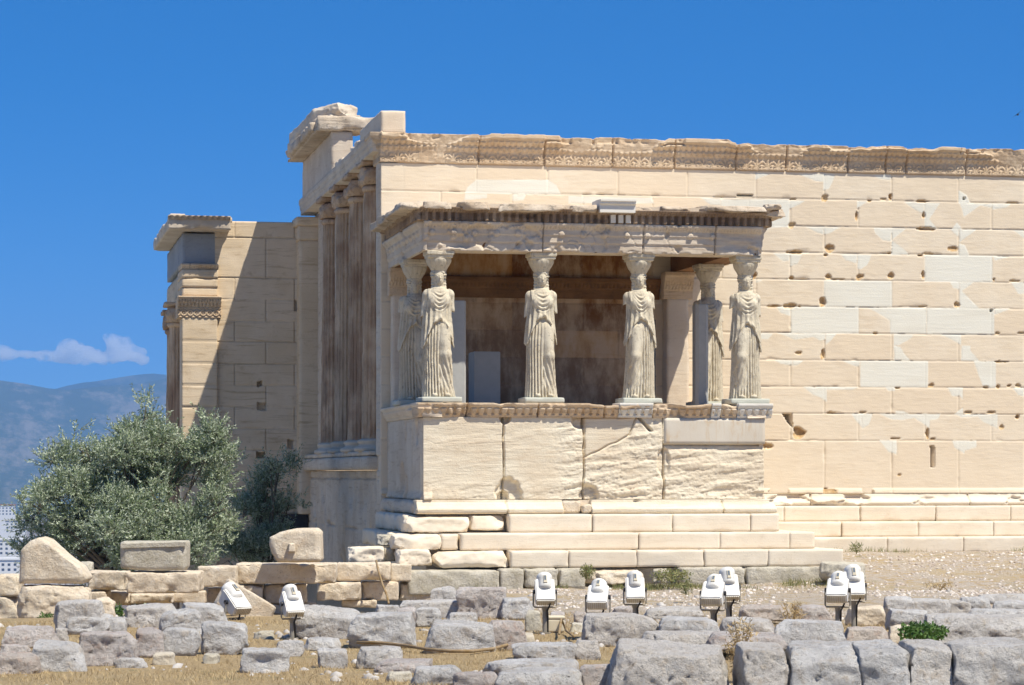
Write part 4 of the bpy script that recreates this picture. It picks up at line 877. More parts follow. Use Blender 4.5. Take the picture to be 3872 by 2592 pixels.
WB = [('A', -40, 490, 122, 640, 'poros', 'tan block of low wall at the far left edge, behind the pointed boulder'),
 ('A', -40, 640, 112, 805, 'poros', 'lowest tan block at the left edge beside the big upright block'),
 ('A', 590, 465, 862, 602, 'poros', 'cracked tan block right of the pointed boulder in the top course'),
 ('A', 575, 604, 722, 668, 'poros', 'small flat tan block under the cracked block right of the boulder'),
 ('A', 724, 602, 880, 705, 'poros', 'shaded dark block in the recess left of the pitted jutting block'),
 ('A', 1342, 432, 1608, 576, 'poros', 'tan wall block between the pitted jutting block and the long block'),
 ('A', 1606, 412, 2290, 556, 'poros', 'longest tan block of the wall, under the block with a boss'),
 ('B', -8, 385, 116, 500, 'poros', 'short tan top block right of the longest block'),
 ('B', 119, 380, 458, 497, 'poros', 'brown top block half in shadow below the small marble blocks'),
 ('B', 460, 388, 592, 500, 'poros', 'last top block of wall, touching the long pale foundation slab'),
 ('A', 878, 622, 1168, 692, 'poros', 'flat tan block below the pitted jutting block'),
 ('A', 1170, 600, 1392, 692, 'poros', 'pale broken block right below the pitted jutting block'),
 ('A', 1396, 576, 1604, 700, 'poros', 'recessed shadowed block behind the tilted floodlight'),
 ('A', 1608, 560, 1786, 690, 'poros', 'lower tan block with a slanting shadow behind the leftmost floodlight'),
 ('A', 1788, 554, 2086, 690, 'poros', 'tan lower block above the second floodlight from the left'),
 ('B', -8, 502, 270, 624, 'poros', 'clean cut tan lower block right of the second floodlight'),
 ('B', 274, 498, 510, 622, 'poros', 'brown lower block crossed by the hanging hose'),
 ('B', 514, 500, 722, 625, 'poros', 'brown block tucked beneath the left end of the foundation slab'),
 ('A', 1780, 690, 1935, 800, 'poros', 'pale pitted block at ground level left of the second floodlight'),
 ('A', 2050, 675, 2150, 722, 'poros', 'thin pale stone peeping out right of the second floodlight head'),
 ('B', 150, 614, 372, 672, 'poros', 'pale low stone at the wall foot near the hanging hose')]
for k, x0, y0, x1, y1, mt, lab in WB:
    back = .35 if 'recess' in lab or 'shaded' in lab else 0
    stone_px(k, x0, y0, x1, y1, wd_(k, x0) + back, mt, lab, 'b', .55, 'wall_block', 'block', G1, 0.0, yaw=.03, rnd=.3)
stone_px('A', 858, 470, 1345, 622, 36.9, 'poros', 'pitted tan block jutting forward under the rimmed slab', 'b', .9, 'wall_block', 'block', G1, 0, .02, rnd=.4)
stone_px('A', 505, 402, 622, 470, 38.6, 'palegrey', 'small pale stone lying on the wall beside the pointed boulder', 'r', .4)
V0 = stone_px('A', 108, 555, 590, 802, 36.0, 'poros', 'big upright tan block carrying the pointed boulder', 'b', .7, 'cut_block', 'block', None, .02, .05, rnd=.5)
# pointed boulder: triangular outline
def hull_block(name, k, poly, d, th, mt, label, cat, boss=None, res=.03, rim=None):
    P2 = [at_d(*zz(k, x, y), d) for x, y in poly]; u = np.array([math.cos(YAW), -math.sin(YAW), 0]); f = np.array([math.sin(YAW), math.cos(YAW), 0])
    o = P2[0]; Q = np.array([((p - o) @ u, p[2] - o[2]) for p in P2]); lo, hi = Q.min(0), Q.max(0); c = (lo + hi) / 2; h = np.array([(hi - lo)[0] / 2, th / 2, (hi - lo)[1] / 2])
    n = [int(np.clip(2 * q / res, 6, 48)) for q in h]; p, F = lattice(*n); W = np.stack([p[:, 0] * h[0] + c[0], p[:, 2] * h[2] + c[1]], 1)
    # squeeze the box outline onto the polygon along rays from its centre
    g = Q.mean(0); dv = W - g; an = np.arctan2(dv[:, 1], dv[:, 0]); rad = np.hypot(dv[:, 0], dv[:, 1])
    def reach(an, poly_):
        best = np.full(len(an), 1e9); cx, sx = np.cos(an), np.sin(an)
        for i in range(len(poly_)):
            a = poly_[i - 1] - g; b = poly_[i] - g; e = b - a; den = cx * e[1] - sx * e[0]
            with np.errstate(divide='ignore', invalid='ignore'):
                t = (a[0] * e[1] - a[1] * e[0]) / den; s_ = (a[0] * sx - a[1] * cx) / den
            ok = (t > 0) & (s_ >= -1e-6) & (s_ <= 1 + 1e-6); best = np.where(ok, np.minimum(best, t), best)
        return best
    B = np.array([(lo[0], lo[1]), (hi[0], lo[1]), (hi[0], hi[1]), (lo[0], hi[1])])
    sc_ = reach(an, Q) / reach(an, B); W = g + dv * np.where(rad > 1e-6, sc_, 1)[:, None]
    y = p[:, 1] * th / 2; S = np.stack([W[:, 0], y, W[:, 1]], 1) + hash(label) % 97 * 0 + len(label)
    edge = sst(.8, 1, np.abs(p[:, 1])) * sst(.8, 1, np.maximum(np.abs(p[:, 0]), np.abs(p[:, 2])))
    W = W - (W - g) * (edge * .05)[:, None]; y = y - np.sign(y) * edge * .03
    dsp = .022 * fbm(S * 5, 3, 4) - .03 * np.clip(fbm(S * 4, 9, 3) - .2, 0, 1)
    V = o + W[:, :1] * u + (y + th / 2 + dsp * np.where(p[:, 1] < 0, -1, 1))[:, None] * f; V[:, 2] = o[2] + W[:, 1] + dsp * .6
    base = V[V[:, 2].argmin()]; L = (V[:, 0].mean(), V[:, 1].mean(), V[:, 2].min())
    ob = obj(name, V, F, M[mt], loc=L); tag(ob, label, cat); return ob, o, u, f, d
hull_block('boulder', 'A', [(125, 556), (135, 330), (200, 262), (265, 240), (320, 262), (400, 330), (470, 390), (545, 440), (592, 520), (560, 556)], 36.1, .6, 'poros', 'pointed tan boulder with cracks on top of the upright block', 'boulder')
ob, o, u, f, d = hull_block('rimmed_slab', 'A', [(816, 448), (815, 280), (830, 270), (1262, 265), (1268, 285), (1266, 440), (1248, 465), (1000, 468), (870, 460)], 36.95, .55, 'palegrey', 'pale rectangular slab with raised rim resting on the low wall', 'slab')
def at_local(k, x, y, d): return at_d(*zz(k, x, y), d)
mb = MB(); a = at_local('A', 822, 312, 36.93); b = at_local('A', 1264, 272, 36.93)
mb.add([a, at_local('A', 1264, 300, 36.93), b, at_local('A', 822, 284, 36.93)] + [q + f * .04 for q in (a, at_local('A', 1264, 300, 36.93), b, at_local('A', 822, 284, 36.93))], [(0, 1, 2, 3), (0, 4, 5, 1), (1, 5, 6, 2), (2, 6, 7, 3), (3, 7, 4, 0), (7, 6, 5, 4)])
mb.build('rim', M['palegrey'], ob)
ob, o, u, f, d = hull_block('bossed_block', 'A', [(1890, 412), (1850, 350), (1832, 290), (1836, 240), (1900, 205), (2000, 182), (2150, 180), (2180, 205), (2186, 398), (2160, 412)], 38.6, .7, 'poros', 'squarish tan block with a small square boss on its face', 'block')
c = at_local('A', 1990, 308, 38.6); V, F = block(c - f * .035, (.058, .05, .075), .025, 51, .012, .02, .004); obj('boss', V, F, M['poros'], ob)
mb = [('B', 188, 278, 412, 382, 41.2, 'steps', 'pale broken marble block on the end of low wall'), ('B', 412, 285, 502, 382, 41.6, 'palegrey', 'dark shaded block between two marble blocks beside the steps'),
      ('B', 365, 202, 488, 284, 41.9, 'palegrey', 'grey square block in shade on top, against the steps'), ('B', 492, 294, 715, 412, 41.0, 'steps', 'tan rounded marble boulder left of the lowest porch step')]
for k, x0, y0, x1, y1, d, mt, lab in mb: stone_px(k, x0, y0, x1, y1, d, mt, lab, 'b', .6, 'marble_block', 'block', None, 0, .1, rnd=.4)
# ---- stones in front
S_ = [
 ('A', 640, 645, 778, 800, 34.6, 'poros', 'tan boulder just behind the big rounded grey stone at left', 'r'),
 ('A', 345, 662, 705, 880, 33.2, 'grey', 'big rounded grey stone leaning below the upright block', 'r'),
 ('A', 430, 755, 745, 882, 32.0, 'grey', 'smooth grey stone in front of the big rounded one', 'r'),
 ('A', 700, 780, 850, 880, 32.6, 'grey', 'low grey stone between two rounded stones at left', 'r'),
 ('A', 845, 690, 1202, 846, 33.4, 'grey', 'long grey stone with a broken left face below the flat tan block', 'r'),
 ('A', 1205, 682, 1542, 832, 33.6, 'grey', 'flat topped grey stone just left of the leftmost floodlight', 'r'),
 ('A', 1075, 725, 1372, 886, 31.4, 'grey', 'egg shaped grey stone in the middle of left group', 'r'),
 ('A', 15, 840, 372, 966, 29.6, 'pink', 'low pinkish stone near the left edge behind the front stones', 'r'),
 ('A', 368, 855, 452, 932, 30.4, 'grey', 'small grey stone beneath the smooth grey one', 'r'),
 ('A', 195, 935, 572, 1160, 24.2, 'grey', 'rough grey boulder in the left front row', 'r'),
 ('A', 515, 880, 912, 1112, 25.8, 'pink', 'large square cut grey block in the left front row', 'b'),
 ('A', 918, 850, 1106, 1046, 27.0, 'pink', 'upright pinkish stone right of the large square block', 'r'),
 ('A', 1100, 850, 1362, 1036, 27.6, 'grey', 'angular grey stone below the egg shaped stone', 'r'),
 ('A', 1364, 810, 1672, 1022, 28.0, 'grey', 'bulky grey stone at the right end of left front row', 'b'),
 ('A', -20, 1015, 256, 1176, 23.8, 'pink', 'reddish stone in the bottom left corner', 'r'),
 ('A', -20, 965, 192, 1022, 26.5, 'pink', 'thin flat stone behind the reddish corner stone', 'r'),
 ('A', 765, 1055, 992, 1126, None, 'grey', 'flat grey stone in the grass below the upright pinkish stone', 'r'),
 ('A', 1040, 1020, 1182, 1100, None, 'palegrey', 'small pale stone under the angular grey stone', 'r'),
 ('A', 1380, 1030, 1482, 1086, None, 'palegrey', 'small pale round stone below the bulky grey stone', 'r'),
 ('A', 1640, 990, 1957, 1152, None, 'grey', 'rough slab with shaded front alone in the grass', 'r'),
 ('B', 0, 920, 187, 1036, None, 'grey', 'dark faced grey stone right of the lone rough slab', 'r'),
 ('A', 1880, 940, 2062, 1032, None, 'grey', 'flat grey stone below the second floodlight pole', 'r'),
 ('A', 2070, 920, 2315, 985, None, 'grey', 'low flat grey stone beneath the tall rough stone', 'r'),
 ('A', 1985, 700, 2462, 918, 29.2, 'grey', 'tall rough grey stone right of the second floodlight pole', 'r'),
 ('A', 1730, 875, 1862, 912, None, 'palegrey', 'white flat chip in the grass left of second floodlight pole', 'r'),
 ('B', 205, 690, 612, 906, None, 'grey', 'big wedge shaped grey block in the centre left', 'r'),
 ('B', 365, 645, 522, 704, 32.5, 'grey', 'grey hump behind the big wedge shaped block', 'r'),
 ('B', 505, 660, 622, 782, 31.0, 'pink', 'small pinkish stone right of the big wedge shaped block', 'r'),
 ('B', 515, 615, 912, 722, 33.6, 'grey', 'long flat grey slab behind the small central stones', 'r'),
 ('B', 620, 660, 784, 768, 30.8, 'grey', 'squarish grey stone in front of the long flat slab', 'r'),
 ('B', 715, 530, 905, 690, 35.0, 'grey', 'tall grey stone right below the foundation slab', 'r'),
 ('B', 888, 535, 1188, 728, 32.6, 'pink', 'large pinkish grey block with a brown scar on its face', 'b'),
 ('B', 1165, 600, 1378, 722, 32.2, 'grey', 'wedge shaped grey slab left of the third floodlight', 'r'),
 ('B', 820, 695, 1012, 748, 30.6, 'grey', 'flat grey stone beneath the large pinkish block', 'r'),
 ('B', 680, 745, 1118, 948, None, 'grey', 'large rounded grey boulder behind the brown hose', 'r'),
 ('B', 1060, 745, 1322, 922, None, 'pink', 'reddish block touching the right side of large rounded boulder', 'r'),
 ('B', 1320, 680, 1422, 806, 30.2, 'palegrey', 'small pale upright stone left of third floodlight pole', 'r'),
 ('B', 1475, 690, 1572, 764, 31.4, 'pink', 'small pink stone right of third floodlight pole', 'r'),
 ('B', 1285, 825, 1372, 884, None, 'palegrey', 'pale stone at the end of the brown hose', 'r'),
 ('B', 245, 910, 525, 1036, None, 'grey', 'smooth grey stone below the big wedge shaped block', 'r'),
 ('B', 360, 990, 715, 1072, None, 'pink', 'flat pinkish bedrock slab in the centre foreground', 'r'),
 ('B', 590, 1030, 912, 1152, None, 'grey', 'dark grey slab at the bottom left of centre', 'r'),
 ('B', 435, 1070, 602, 1122, None, 'palegrey', 'small pale stone in front of the flat pinkish slab', 'r'),
 ('B', 860, 1070, 1155, 1175, None, 'pink', 'pinkish ledge at the bottom edge of centre foreground', 'r'),
 ('B', 1060, 990, 1645, 1102, None, 'grey', 'broad stepped grey ledge in the centre foreground', 'r'),
 ('B', 1240, 885, 1642, 992, None, 'grey', 'low pale ledge right of the brown hose end', 'r'),
 ('B', 1632, 870, 1792, 992, None, 'grey', 'small grey block left of the long front boulder', 'b'),
 ('B', 1690, 700, 2205, 908, 27.6, 'grey', 'large flat topped slab below fourth floodlight', 'b'),
 ('B', 1660, 1020, 1885, 1175, None, 'pink', 'reddish stone in the shade of the long front boulder', 'r'),
 ('B', 1150, 1045, 1685, 1185, None, 'grey', 'wide grey ledge at the bottom edge of picture centre', 'r'),
 ('B', 1600, 760, 1702, 812, 29.8, 'palegrey', 'small pale stone left of the large flat topped slab', 'r'),
 ('B', 1625, 690, 1722, 762, 31.2, 'pink', 'small pink stone behind the large flat topped slab', 'r'),
 ('B', 1860, 655, 2005, 712, 32.2, 'pink', 'low pink stone between fourth and fifth floodlights', 'r'),
 ('B', 2075, 812, 2730, 925, 25.6, 'grey', 'long whitish slab lying behind the long front boulder', 'r'),
 ('C', -110, 670, 267, 738, 29.6, 'grey', 'flat grey slab below the sixth floodlight', 'r'),
 ('C', 0, 735, 392, 848, 26.8, 'grey', 'rough dark faced block below the pair of middle floodlights', 'r'),
 ('C', 515, 660, 832, 748, 31.2, 'pink', 'tan pink slab left of the two right floodlights', 'r'),
 ('C', 870, 660, 1122, 772, 31.0, 'pink', 'pinkish slab behind the pole of eighth floodlight', 'r'),
 ('C', 1205, 665, 1452, 782, 31.0, 'poros', 'rough tan stone behind the rightmost floodlight pole', 'r'),
 ('C', 390, 740, 757, 882, 27.4, 'grey', 'flat grey slab right of the rough dark faced block', 'r'),
 ('C', 755, 755, 1192, 932, 26.0, 'grey', 'large grey block with a deep dark hollow at its left', 'r'),
 ('C', 320, 835, 808, 932, 25.2, 'pink', 'reddish edged flat slab behind the front row', 'r'),
 ('C', 1190, 800, 1482, 922, 26.4, 'pink', 'low pinkish stone right of the block with the hollow', 'r'),
 ('C', 1480, 790, 1642, 892, 27.2, 'poros', 'tan rough stone left of the green weeds', 'r'),
 ('C', 1445, 605, 1642, 742, 31.2, 'grey', 'grey stone at the left end of right back row', 'r'),
 ('C', 1620, 620, 1882, 732, 31.4, 'grey', 'second grey stone in the right back row', 'r'),
 ('C', 1850, 625, 2002, 722, 31.8, 'grey', 'third grey stone in the right back row', 'r'),
 ('C', 1950, 605, 2142, 702, 32.6, 'grey', 'fourth stone of right back row beside dry grass', 'r'),
 ('C', 2150, 630, 2420, 702, 32.0, 'grey', 'last stone of right back row at the frame edge', 'r'),
 ('C', 2080, 590, 2420, 642, 33.4, 'grey', 'flat stone behind the right back row at frame edge', 'r'),
 ('C', 1475, 685, 1737, 812, 28.6, 'grey', 'smooth topped block behind the green weeds', 'r'),
 ('C', 2015, 685, 2420, 752, 29.6, 'grey', 'flat slab between back row and the huge right block', 'r'),
 ('C', 1740, 720, 2430, 908, 26.6, 'grey', 'huge flat topped block at the right edge behind front row', 'b')]
for k, x0, y0, x1, y1, d, mt, lab, st in S_:
    n_ = 'rock_slab' if ('slab' in lab or 'ledge' in lab) else ('stone_block' if st == 'b' else 'stone')
    stone_px(k, x0, y0, x1, y1, d, mt, lab, st, None, n_, 'stone', G2, .05, None, 5, .06 if st == 'r' else .5)
for k, x0, y0, x1, y1, lab in [('B', 1832, 868, 2640, 1330, 'long whitish front boulder at the left end of front row'),
  ('C', 520, 905, 842, 1330, 'second block of front row, right of dried brown weeds'),
  ('C', 832, 900, 1345, 1330, 'third block of front row with a jutting lower boulder'),
  ('C', 1292, 896, 1648, 1330, 'fourth block of front row, split by a vertical crack'),
  ('C', 1606, 890, 1915, 1330, 'fifth block of front row, smooth and narrow'),
  ('C', 1885, 880, 2460, 1330, 'last block of front row at the right edge, dark pitted face')]:
    stone_px(k, x0, y0, x1, y1, 21.0, 'grey', lab, 'b' if 'C' == k else 'r', 1.0, 'stone_block', 'stone', G3, .1, .0, 3, .1, .03)
# tilted cut block behind the leftmost floodlight
c = at_d(*zz('A', 1660, 715), 33.0); V, F = block((0, 0, 0), (.36, .25, .19), .03, 61, .02, .03, .008)
ca, sa = math.cos(-.55), math.sin(-.55); V = np.stack([V[:, 0] * ca + V[:, 2] * -sa * -1, V[:, 1], -V[:, 0] * -sa + V[:, 2] * ca], 1) if False else np.stack([V[:, 0] * ca - V[:, 2] * sa, V[:, 1], V[:, 0] * sa + V[:, 2] * ca], 1)
o = obj('cut_block', V + c + np.array([.05, .3, 0]), F, M['poros'], loc=c + np.array([.05, .3, -.3])); tag(o, 'cut tan block tipped on its edge behind the leftmost floodlight', 'block')
o, _ = stone_px('C', 1045, 382, 1327, 502, 41.2, 'palegrey', 'squarish pale stone at the right end of foundation', 'r', .6, 'stone_block', 'stone', None, .05)
o, _ = stone_px('B', 2130, 418, 2228, 502, 41.0, 'palegrey', 'small pale stone in the green gap of the foundation', 'b', .3, 'stone_block', 'stone', None, .03)
# ================================================================== floodlights
def floodlight(px, head_d, tilt, yaw, foot, label, s=1.0):
    h = at_d(*px, head_d); g = foot
    r_ = empty('floodlight', (h[0], h[1], g), label, 'floodlight', 'white floodlights aimed at the temple')
    Rm = np.array(Matrix.Rotation(-yaw, 3, 'Z') @ Matrix.Rotation(tilt, 3, 'X'))
    def T(b): b.V = [v * s @ Rm.T + h for v in b.V]; return b
    # body: long box, flared to the front, ribbed back
    b = MB(); b.prism([(-.20, -.055), (-.16, -.10), (.10, -.13), (.17, -.12), (.17, .085), (.10, .09), (-.20, .06)], -.135, .135)
    bm = bmesh.new(); me = bpy.data.meshes.new('t'); me.from_pydata([tuple(v) for v in np.vstack(b.V)], [], b.F); bm.from_mesh(me)
    bmesh.ops.bevel(bm, geom=bm.edges[:], offset=.014, segments=2, affect='EDGES'); b = MB(); bm.verts.ensure_lookup_table()
    b.add([v.co[:] for v in bm.verts], [[v.index for v in f_.verts] for f_ in bm.faces]); bm.free(); bpy.data.meshes.remove(me)
    housing = T(b).build('housing', M['white_paint'], r_, False)
    b = MB()
    for x in np.linspace(-.11, .11, 9): b.box((x - .004, -.212, -.05), (x + .004, -.198, .045))
    T(b).build('cooling_rib', M['cream'], housing)
    # front barrel with rim, half sunk in the housing
    b = MB(); cz = .045; b.tube([(0, -.01, cz), (0, .02, cz), (0, .16, cz), (0, .165, cz), (0, .225, cz), (0, .24, cz)], [.08, .100, .102, .108, .108, .10], 28)
    bar = T(b).build('barrel', M['white_paint'], r_, True)
    b = MB(); b.box((-.02, .06, cz + .094), (.022, .17, cz + .118)); b.box((-.024, .04, cz + .086), (.026, .06, cz + .114)); T(b).build('latch', M['cream'], bar)
    b = MB(); b.box((-.013, .075, cz + .1185), (.015, .155, cz + .1215)); T(b).build('gauge_window', M['glass'], bar)
    b = MB(); b.tube([(0, .238, cz), (0, .242, cz)], .09, 24); T(b).build('lens', M['glass'], bar)
    # fork bracket and post stay upright
    Ry = np.array(Matrix.Rotation(-yaw, 3, 'Z')); b = MB(); q = [(-.135, 0, .0), (-.16, 0, 0), (-.16, 0, -.19), (-.145, 0, -.215), (.145, 0, -.215), (.16, 0, -.19), (.16, 0, 0), (.135, 0, 0)]
    b.tube(q, .012, 8); b.V = [v * s @ Ry.T + h for v in b.V]; b.build('bracket', M['grey_metal'], r_)
    for sx in (-.168, .13):
        b = MB(); b.tube([(sx, 0, 0), (sx + .038, 0, 0)], .03, 12); b.V = [v * s @ Ry.T + h for v in b.V]; b.build('pivot', M['dark_metal'], r_)
    b = MB(); z0 = h[2] - .21 * s; b.tube([(h[0], h[1], g - .05), (h[0], h[1], z0 - .05), (h[0], h[1], z0)], [.028, .028, .04], 12); b.tube([(h[0], h[1], g), (h[0], h[1], g + .02)], .07, 12); b.build('post', M['grey_metal'], r_)
    b = MB(); e = np.array([.05, -.05, -.1]) * s; b.tube([h + np.array([.03, -.12, -.08]) * s, h + np.array([.045, -.13, -.17]) * s, h + np.array([.02, -.07, -.26]) * s, (h[0] + .03, h[1] - .02, z0 - .12), (h[0] + .031, h[1] - .01, g + .02)], .011, 8); b.build('cable', M['dark_metal'], r_, True)
import bmesh
FL = [(zz('A', 1605, 678), 32.0, .62, .55, 'leftmost floodlight, in front of the tipped tan block', 1.0), (zz('A', 1992, 690), 28.4, .80, .22, 'second floodlight from the left, on its own thin post', .82),
 (zz('B', 1440, 566), 29.4, .82, -.12, 'upright floodlight standing behind the small cream box', .86), (zz('B', 1776, 600), 28.6, .52, -.32, 'low floodlight right behind the large flat topped slab', .88),
 (zz('B', 2010, 553), 31.0, .82, -.18, 'single upright floodlight between the low one and the middle pair', .88), (zz('C', 335, 588), 28.8, .50, -.42, 'lower left floodlight of the middle pair', .92),
 (zz('C', 433, 548), 30.2, .84, -.10, 'upper right floodlight of the middle pair', .90), (zz('C', 1140, 568), 29.2, .52, -.42, 'lower left floodlight of the right pair', .92), (zz('C', 1243, 535), 30.4, .80, -.2, 'upper right floodlight of the right pair', .95)]
for px, d, tl, yw, lab, s in FL: floodlight(px, d, tl, -yw, -.02, lab, s * .95)
c = at_d(*zz('B', 1512, 823), 29.6); V, F = block((c[0], c[1] + .09, c[2] + .075), (.1, .085, .075), .02, 71, .008, .001, .0); o = obj('junction_box', V, F, M['cream'], loc=(c[0], c[1] + .09, c[2])); tag(o, 'small cream junction box beside the third floodlight post', 'box')
V, F = block((c[0], c[1] + .09, c[2] + .165), (.104, .089, .022), .02, 72, .008, .001, 0); obj('lid', V, F, M['cream'], o)
mb = MB(); mb.box((c[0] - .08, c[1] + .02, -.03), (c[0] + .08, c[1] + .16, c[2] + .002)); mb.build('foot', M['grey_metal'], o)
# hoses
hp = [at_d(*zz('B', x, y), 1.8 * FPX / (zz('B', x, y)[1] - CV)) + np.array([0, 0, .03]) for x, y in [(250, 905), (400, 908), (560, 925), (700, 950), (850, 962), (980, 962), (1120, 945), (1230, 912), (1320, 895)]]
hp = [np.array([h[0], h[1], .03]) for h in hp]; b = MB(); b.tube(hp, .017, 10); o = b.build('hose', M['hose'], None, True, loc=hp[4]); tag(o, 'brown hose lying in the dry grass before the rounded boulder', 'hose')
hp = [at_d(*zz('B', x, y), d) for x, y, d in [(372, 370, 40.2), (385, 430, 40.0), (412, 520, 39.8), (440, 590, 39.5), (452, 640, 39.2)]]; b = MB(); b.tube(hp, .017, 10); o = b.build('hose', M['hose'], None, True, loc=hp[-1]); tag(o, 'brown hose hanging down the low wall beside the porch', 'hose')
hp = [at_d(*zz('B', x, y), 1.8 * FPX / (zz('B', x, y)[1] - CV)) for x, y in [(1530, 850), (1545, 815), (1575, 830), (1605, 852), (1625, 868)]]
hp = [np.array([h[0], h[1], .03 + (.1 if i == 1 else 0)]) for i, h in enumerate(hp)]; b = MB(); b.tube(hp, .014, 8); o = b.build('cable', M['hose'], None, True, loc=hp[2]); tag(o, 'thin brown conduit running right from the cream junction box', 'cable')
# swallow
bc = at_d(3848, 434, 60); mb = MB(); mb.tube([(-.09, 0, 0), (-.06, 0, 0), (0, 0, .0), (.06, 0, 0), (.12, 0, 0)], [.004, .02, .026, .016, .003], 10)
Rb = np.array(Matrix.Rotation(R(-40), 3, 'Y') @ Matrix.Rotation(R(75), 3, 'Z')); mb.V = [v @ Rb.T + bc for v in mb.V]; bd = mb.build('bird', M['dark_metal'], None, True, loc=bc); tag(bd, 'tiny dark swallow gliding in the sky at upper right', 'bird')
for sg in (-1, 1):
    w_ = MB(); w_.add([np.array(p) @ Rb.T + bc for p in [(-.03, sg * .01, .012), (.04, sg * .01, .012), (.02, sg * .09, .02), (.05, sg * .21, .0), (-.0, sg * .1, .02), (-.03, sg * .01, .006), (.04, sg * .01, .006), (.02, sg * .09, .014)]], [(0, 1, 2, 4), (2, 3, 4), (5, 7, 6), (5, 4, 3, 7)]); w_.build('wing', M['dark_metal'], bd)
# ================================================================== ground
def gh(x, y):
    rise = .40 * sst(3.5, 8.5, x + .35 * np.clip(y + 6, -3, 3)) * sst(-7.5, -.8, y)
    low = -.34 * sst(1.0, -.7, x) * sst(-12.5, -8.5, y) - .75 * sst(.2, -.5, x) * sst(-5.6, -4.8, y) - 3.2 * sst(-.05, -.6, x) * sst(-2.2, 4, y)
    P = np.stack([x, y, x * 0], 1)
    return rise + low + .05 * fbm(P * .35, 3, 3) + .025 * fbm(P * 1.6, 5, 3) - .02
gx = np.concatenate([[-46, -36, -28, -22, -18], np.arange(-15, 17.01, .12), [20, 25, 32, 42]]); gy = np.concatenate([[-75, -60, -50, -42, -36], np.arange(-33, 4.01, .12), np.arange(5, 19, 1.)])
A, B = np.meshgrid(gx, gy, indexing='ij'); z = gh(A.ravel(), B.ravel()); V = np.stack([A.ravel(), B.ravel(), z], 1)
e = np.zeros(A.shape, bool); e[0] = e[-1] = True; e[:, 0] = e[:, -1] = True; V[e.ravel(), 2] = -70
m_ = len(gy); i = (np.arange(len(gx) - 1)[:, None] * m_ + np.arange(m_ - 1)[None]).ravel(); F = np.stack([i, i + m_, i + m_ + 1, i + 1], 1)
m, t, b = mat('dry_ground'); co = coord(t)
n1 = noise(t, co, .55, 6, .65); n2 = noise(t, co, 5, 6, .7); n3 = noise(t, co, 30, 5, .75)
straw = mixc(t, ramp(t, n3, .35, .68), (.56, .42, .235), (.36, .25, .125)); grav = mixc(t, ramp(t, n3, .38, .62), (.62, .55, .465), (.44, .37, .30))
sx = N(t, 'ShaderNodeSeparateXYZ'); t.links.new(co, sx.inputs[0])
far = mul(t, ramp(t, sx.outputs[1], -17.5, -13), ramp(t, sx.outputs[0], -1, 1.5))
g = mul(t, far, ramp(t, n2, .36, .54)); c = mixc(t, g, straw, grav); c = mixc(t, mul(t, ramp(t, n1, .47, .62), .65), c, (.50, .39, .23))
gr = noise(t, co, 2.1, 5, .65); c = mixc(t, mul(t, ramp(t, gr, .56, .70), .6), c, (.26, .24, .12))
pal = mixc(t, ramp(t, n2, .4, .6), (.60, .555, .48), (.50, .455, .38)); back = mul(t, ramp(t, sx.outputs[1], -23.5, -26), mul(t, ramp(t, sx.outputs[0], .2, -.6), ramp(t, sx.outputs[1], -6.5, -5)), 'MAXIMUM'); c = mixc(t, back, c, pal)  # unseen ground behind and to the west paled to bounce light into shade
t.links.new(c, b.inputs['Base Color']); bump(t, b, mul(t, n3, mul(t, n2, .7), 'ADD'), 1., .05); b.inputs['Roughness'].default_value = 1
tag(obj('ground', V, F, m), kind='structure')
rs = np.random.RandomState(5)
def scatter(n, x0, x1, y0, y1, dens):
    """points on the ground, thinned by a density function, only in front of the camera"""
    x = rs.uniform(x0, x1, n); y = rs.uniform(y0, y1, n); k = rs.uniform(0, 1, n) < dens(x, y); return x[k], y[k]
inporch = lambda x, y: ((x > -.6) & (y > -5.3) & (x < 7.3)) | ((y > -.9) & (x > 5)) | ((x < .4) & (y > -5.6))
def blades(name, x, y, hmin, hmax, wd, mt, lean=.6, z0=None):
    n = len(x); z = gh(x, y) if z0 is None else z0; h = rs.uniform(hmin, hmax, n); a = rs.uniform(0, 2 * np.pi, n); l = rs.uniform(.1, lean, n) * h; b_ = rs.uniform(0, 2 * np.pi, n)
    p = np.stack([x, y, z - .01], 1); s = np.stack([np.cos(a), np.sin(a), a * 0], 1) * (wd * rs.uniform(.6, 1.3, n))[:, None]; d = np.stack([np.cos(b_) * l, np.sin(b_) * l, h], 1)
    V = np.stack([p - s, p + s, p + d * .6 + s * .7, p + d - s * .2], 1).reshape(-1, 3); return obj(name, V, np.arange(4 * n).reshape(-1, 4), mt, smooth=False)
def leafmat(name, a, b_, back=None, tr=.25, sc=3.):
    m, t, b = mat(name); ge = N(t, 'ShaderNodeNewGeometry'); c = mixc(t, ge.outputs['Random Per Island'], a, b_)
    if back is not None: c = mixc(t, ge.outputs['Backfacing'], c, back)
    t.links.new(c, b.inputs['Base Color']); b.inputs['Roughness'].default_value = .55; b.inputs['Specular IOR Level'].default_value = .35
    tl = N(t, 'ShaderNodeBsdfTranslucent'); t.links.new(c, tl.inputs[0]); mx = N(t, 'ShaderNodeMixShader'); mx.inputs[0].default_value = tr
    t.links.new(b.outputs[0], mx.inputs[1]); t.links.new(tl.outputs[0], mx.inputs[2]); t.links.new(mx.outputs[0], t.nodes['Material Output'].inputs[0]); return m
M['straw'] = leafmat('straw', (.68, .53, .29), (.44, .31, .15)); M['weed'] = leafmat('weed_green', (.16, .20, .07), (.36, .32, .14)); M['weedb'] = leafmat('bright_weed', (.07, .16, .03), (.14, .22, .06))
nz_ = lambda x, y, f, s: fbm(np.stack([x, y, x * 0], 1) * f, s, 3)
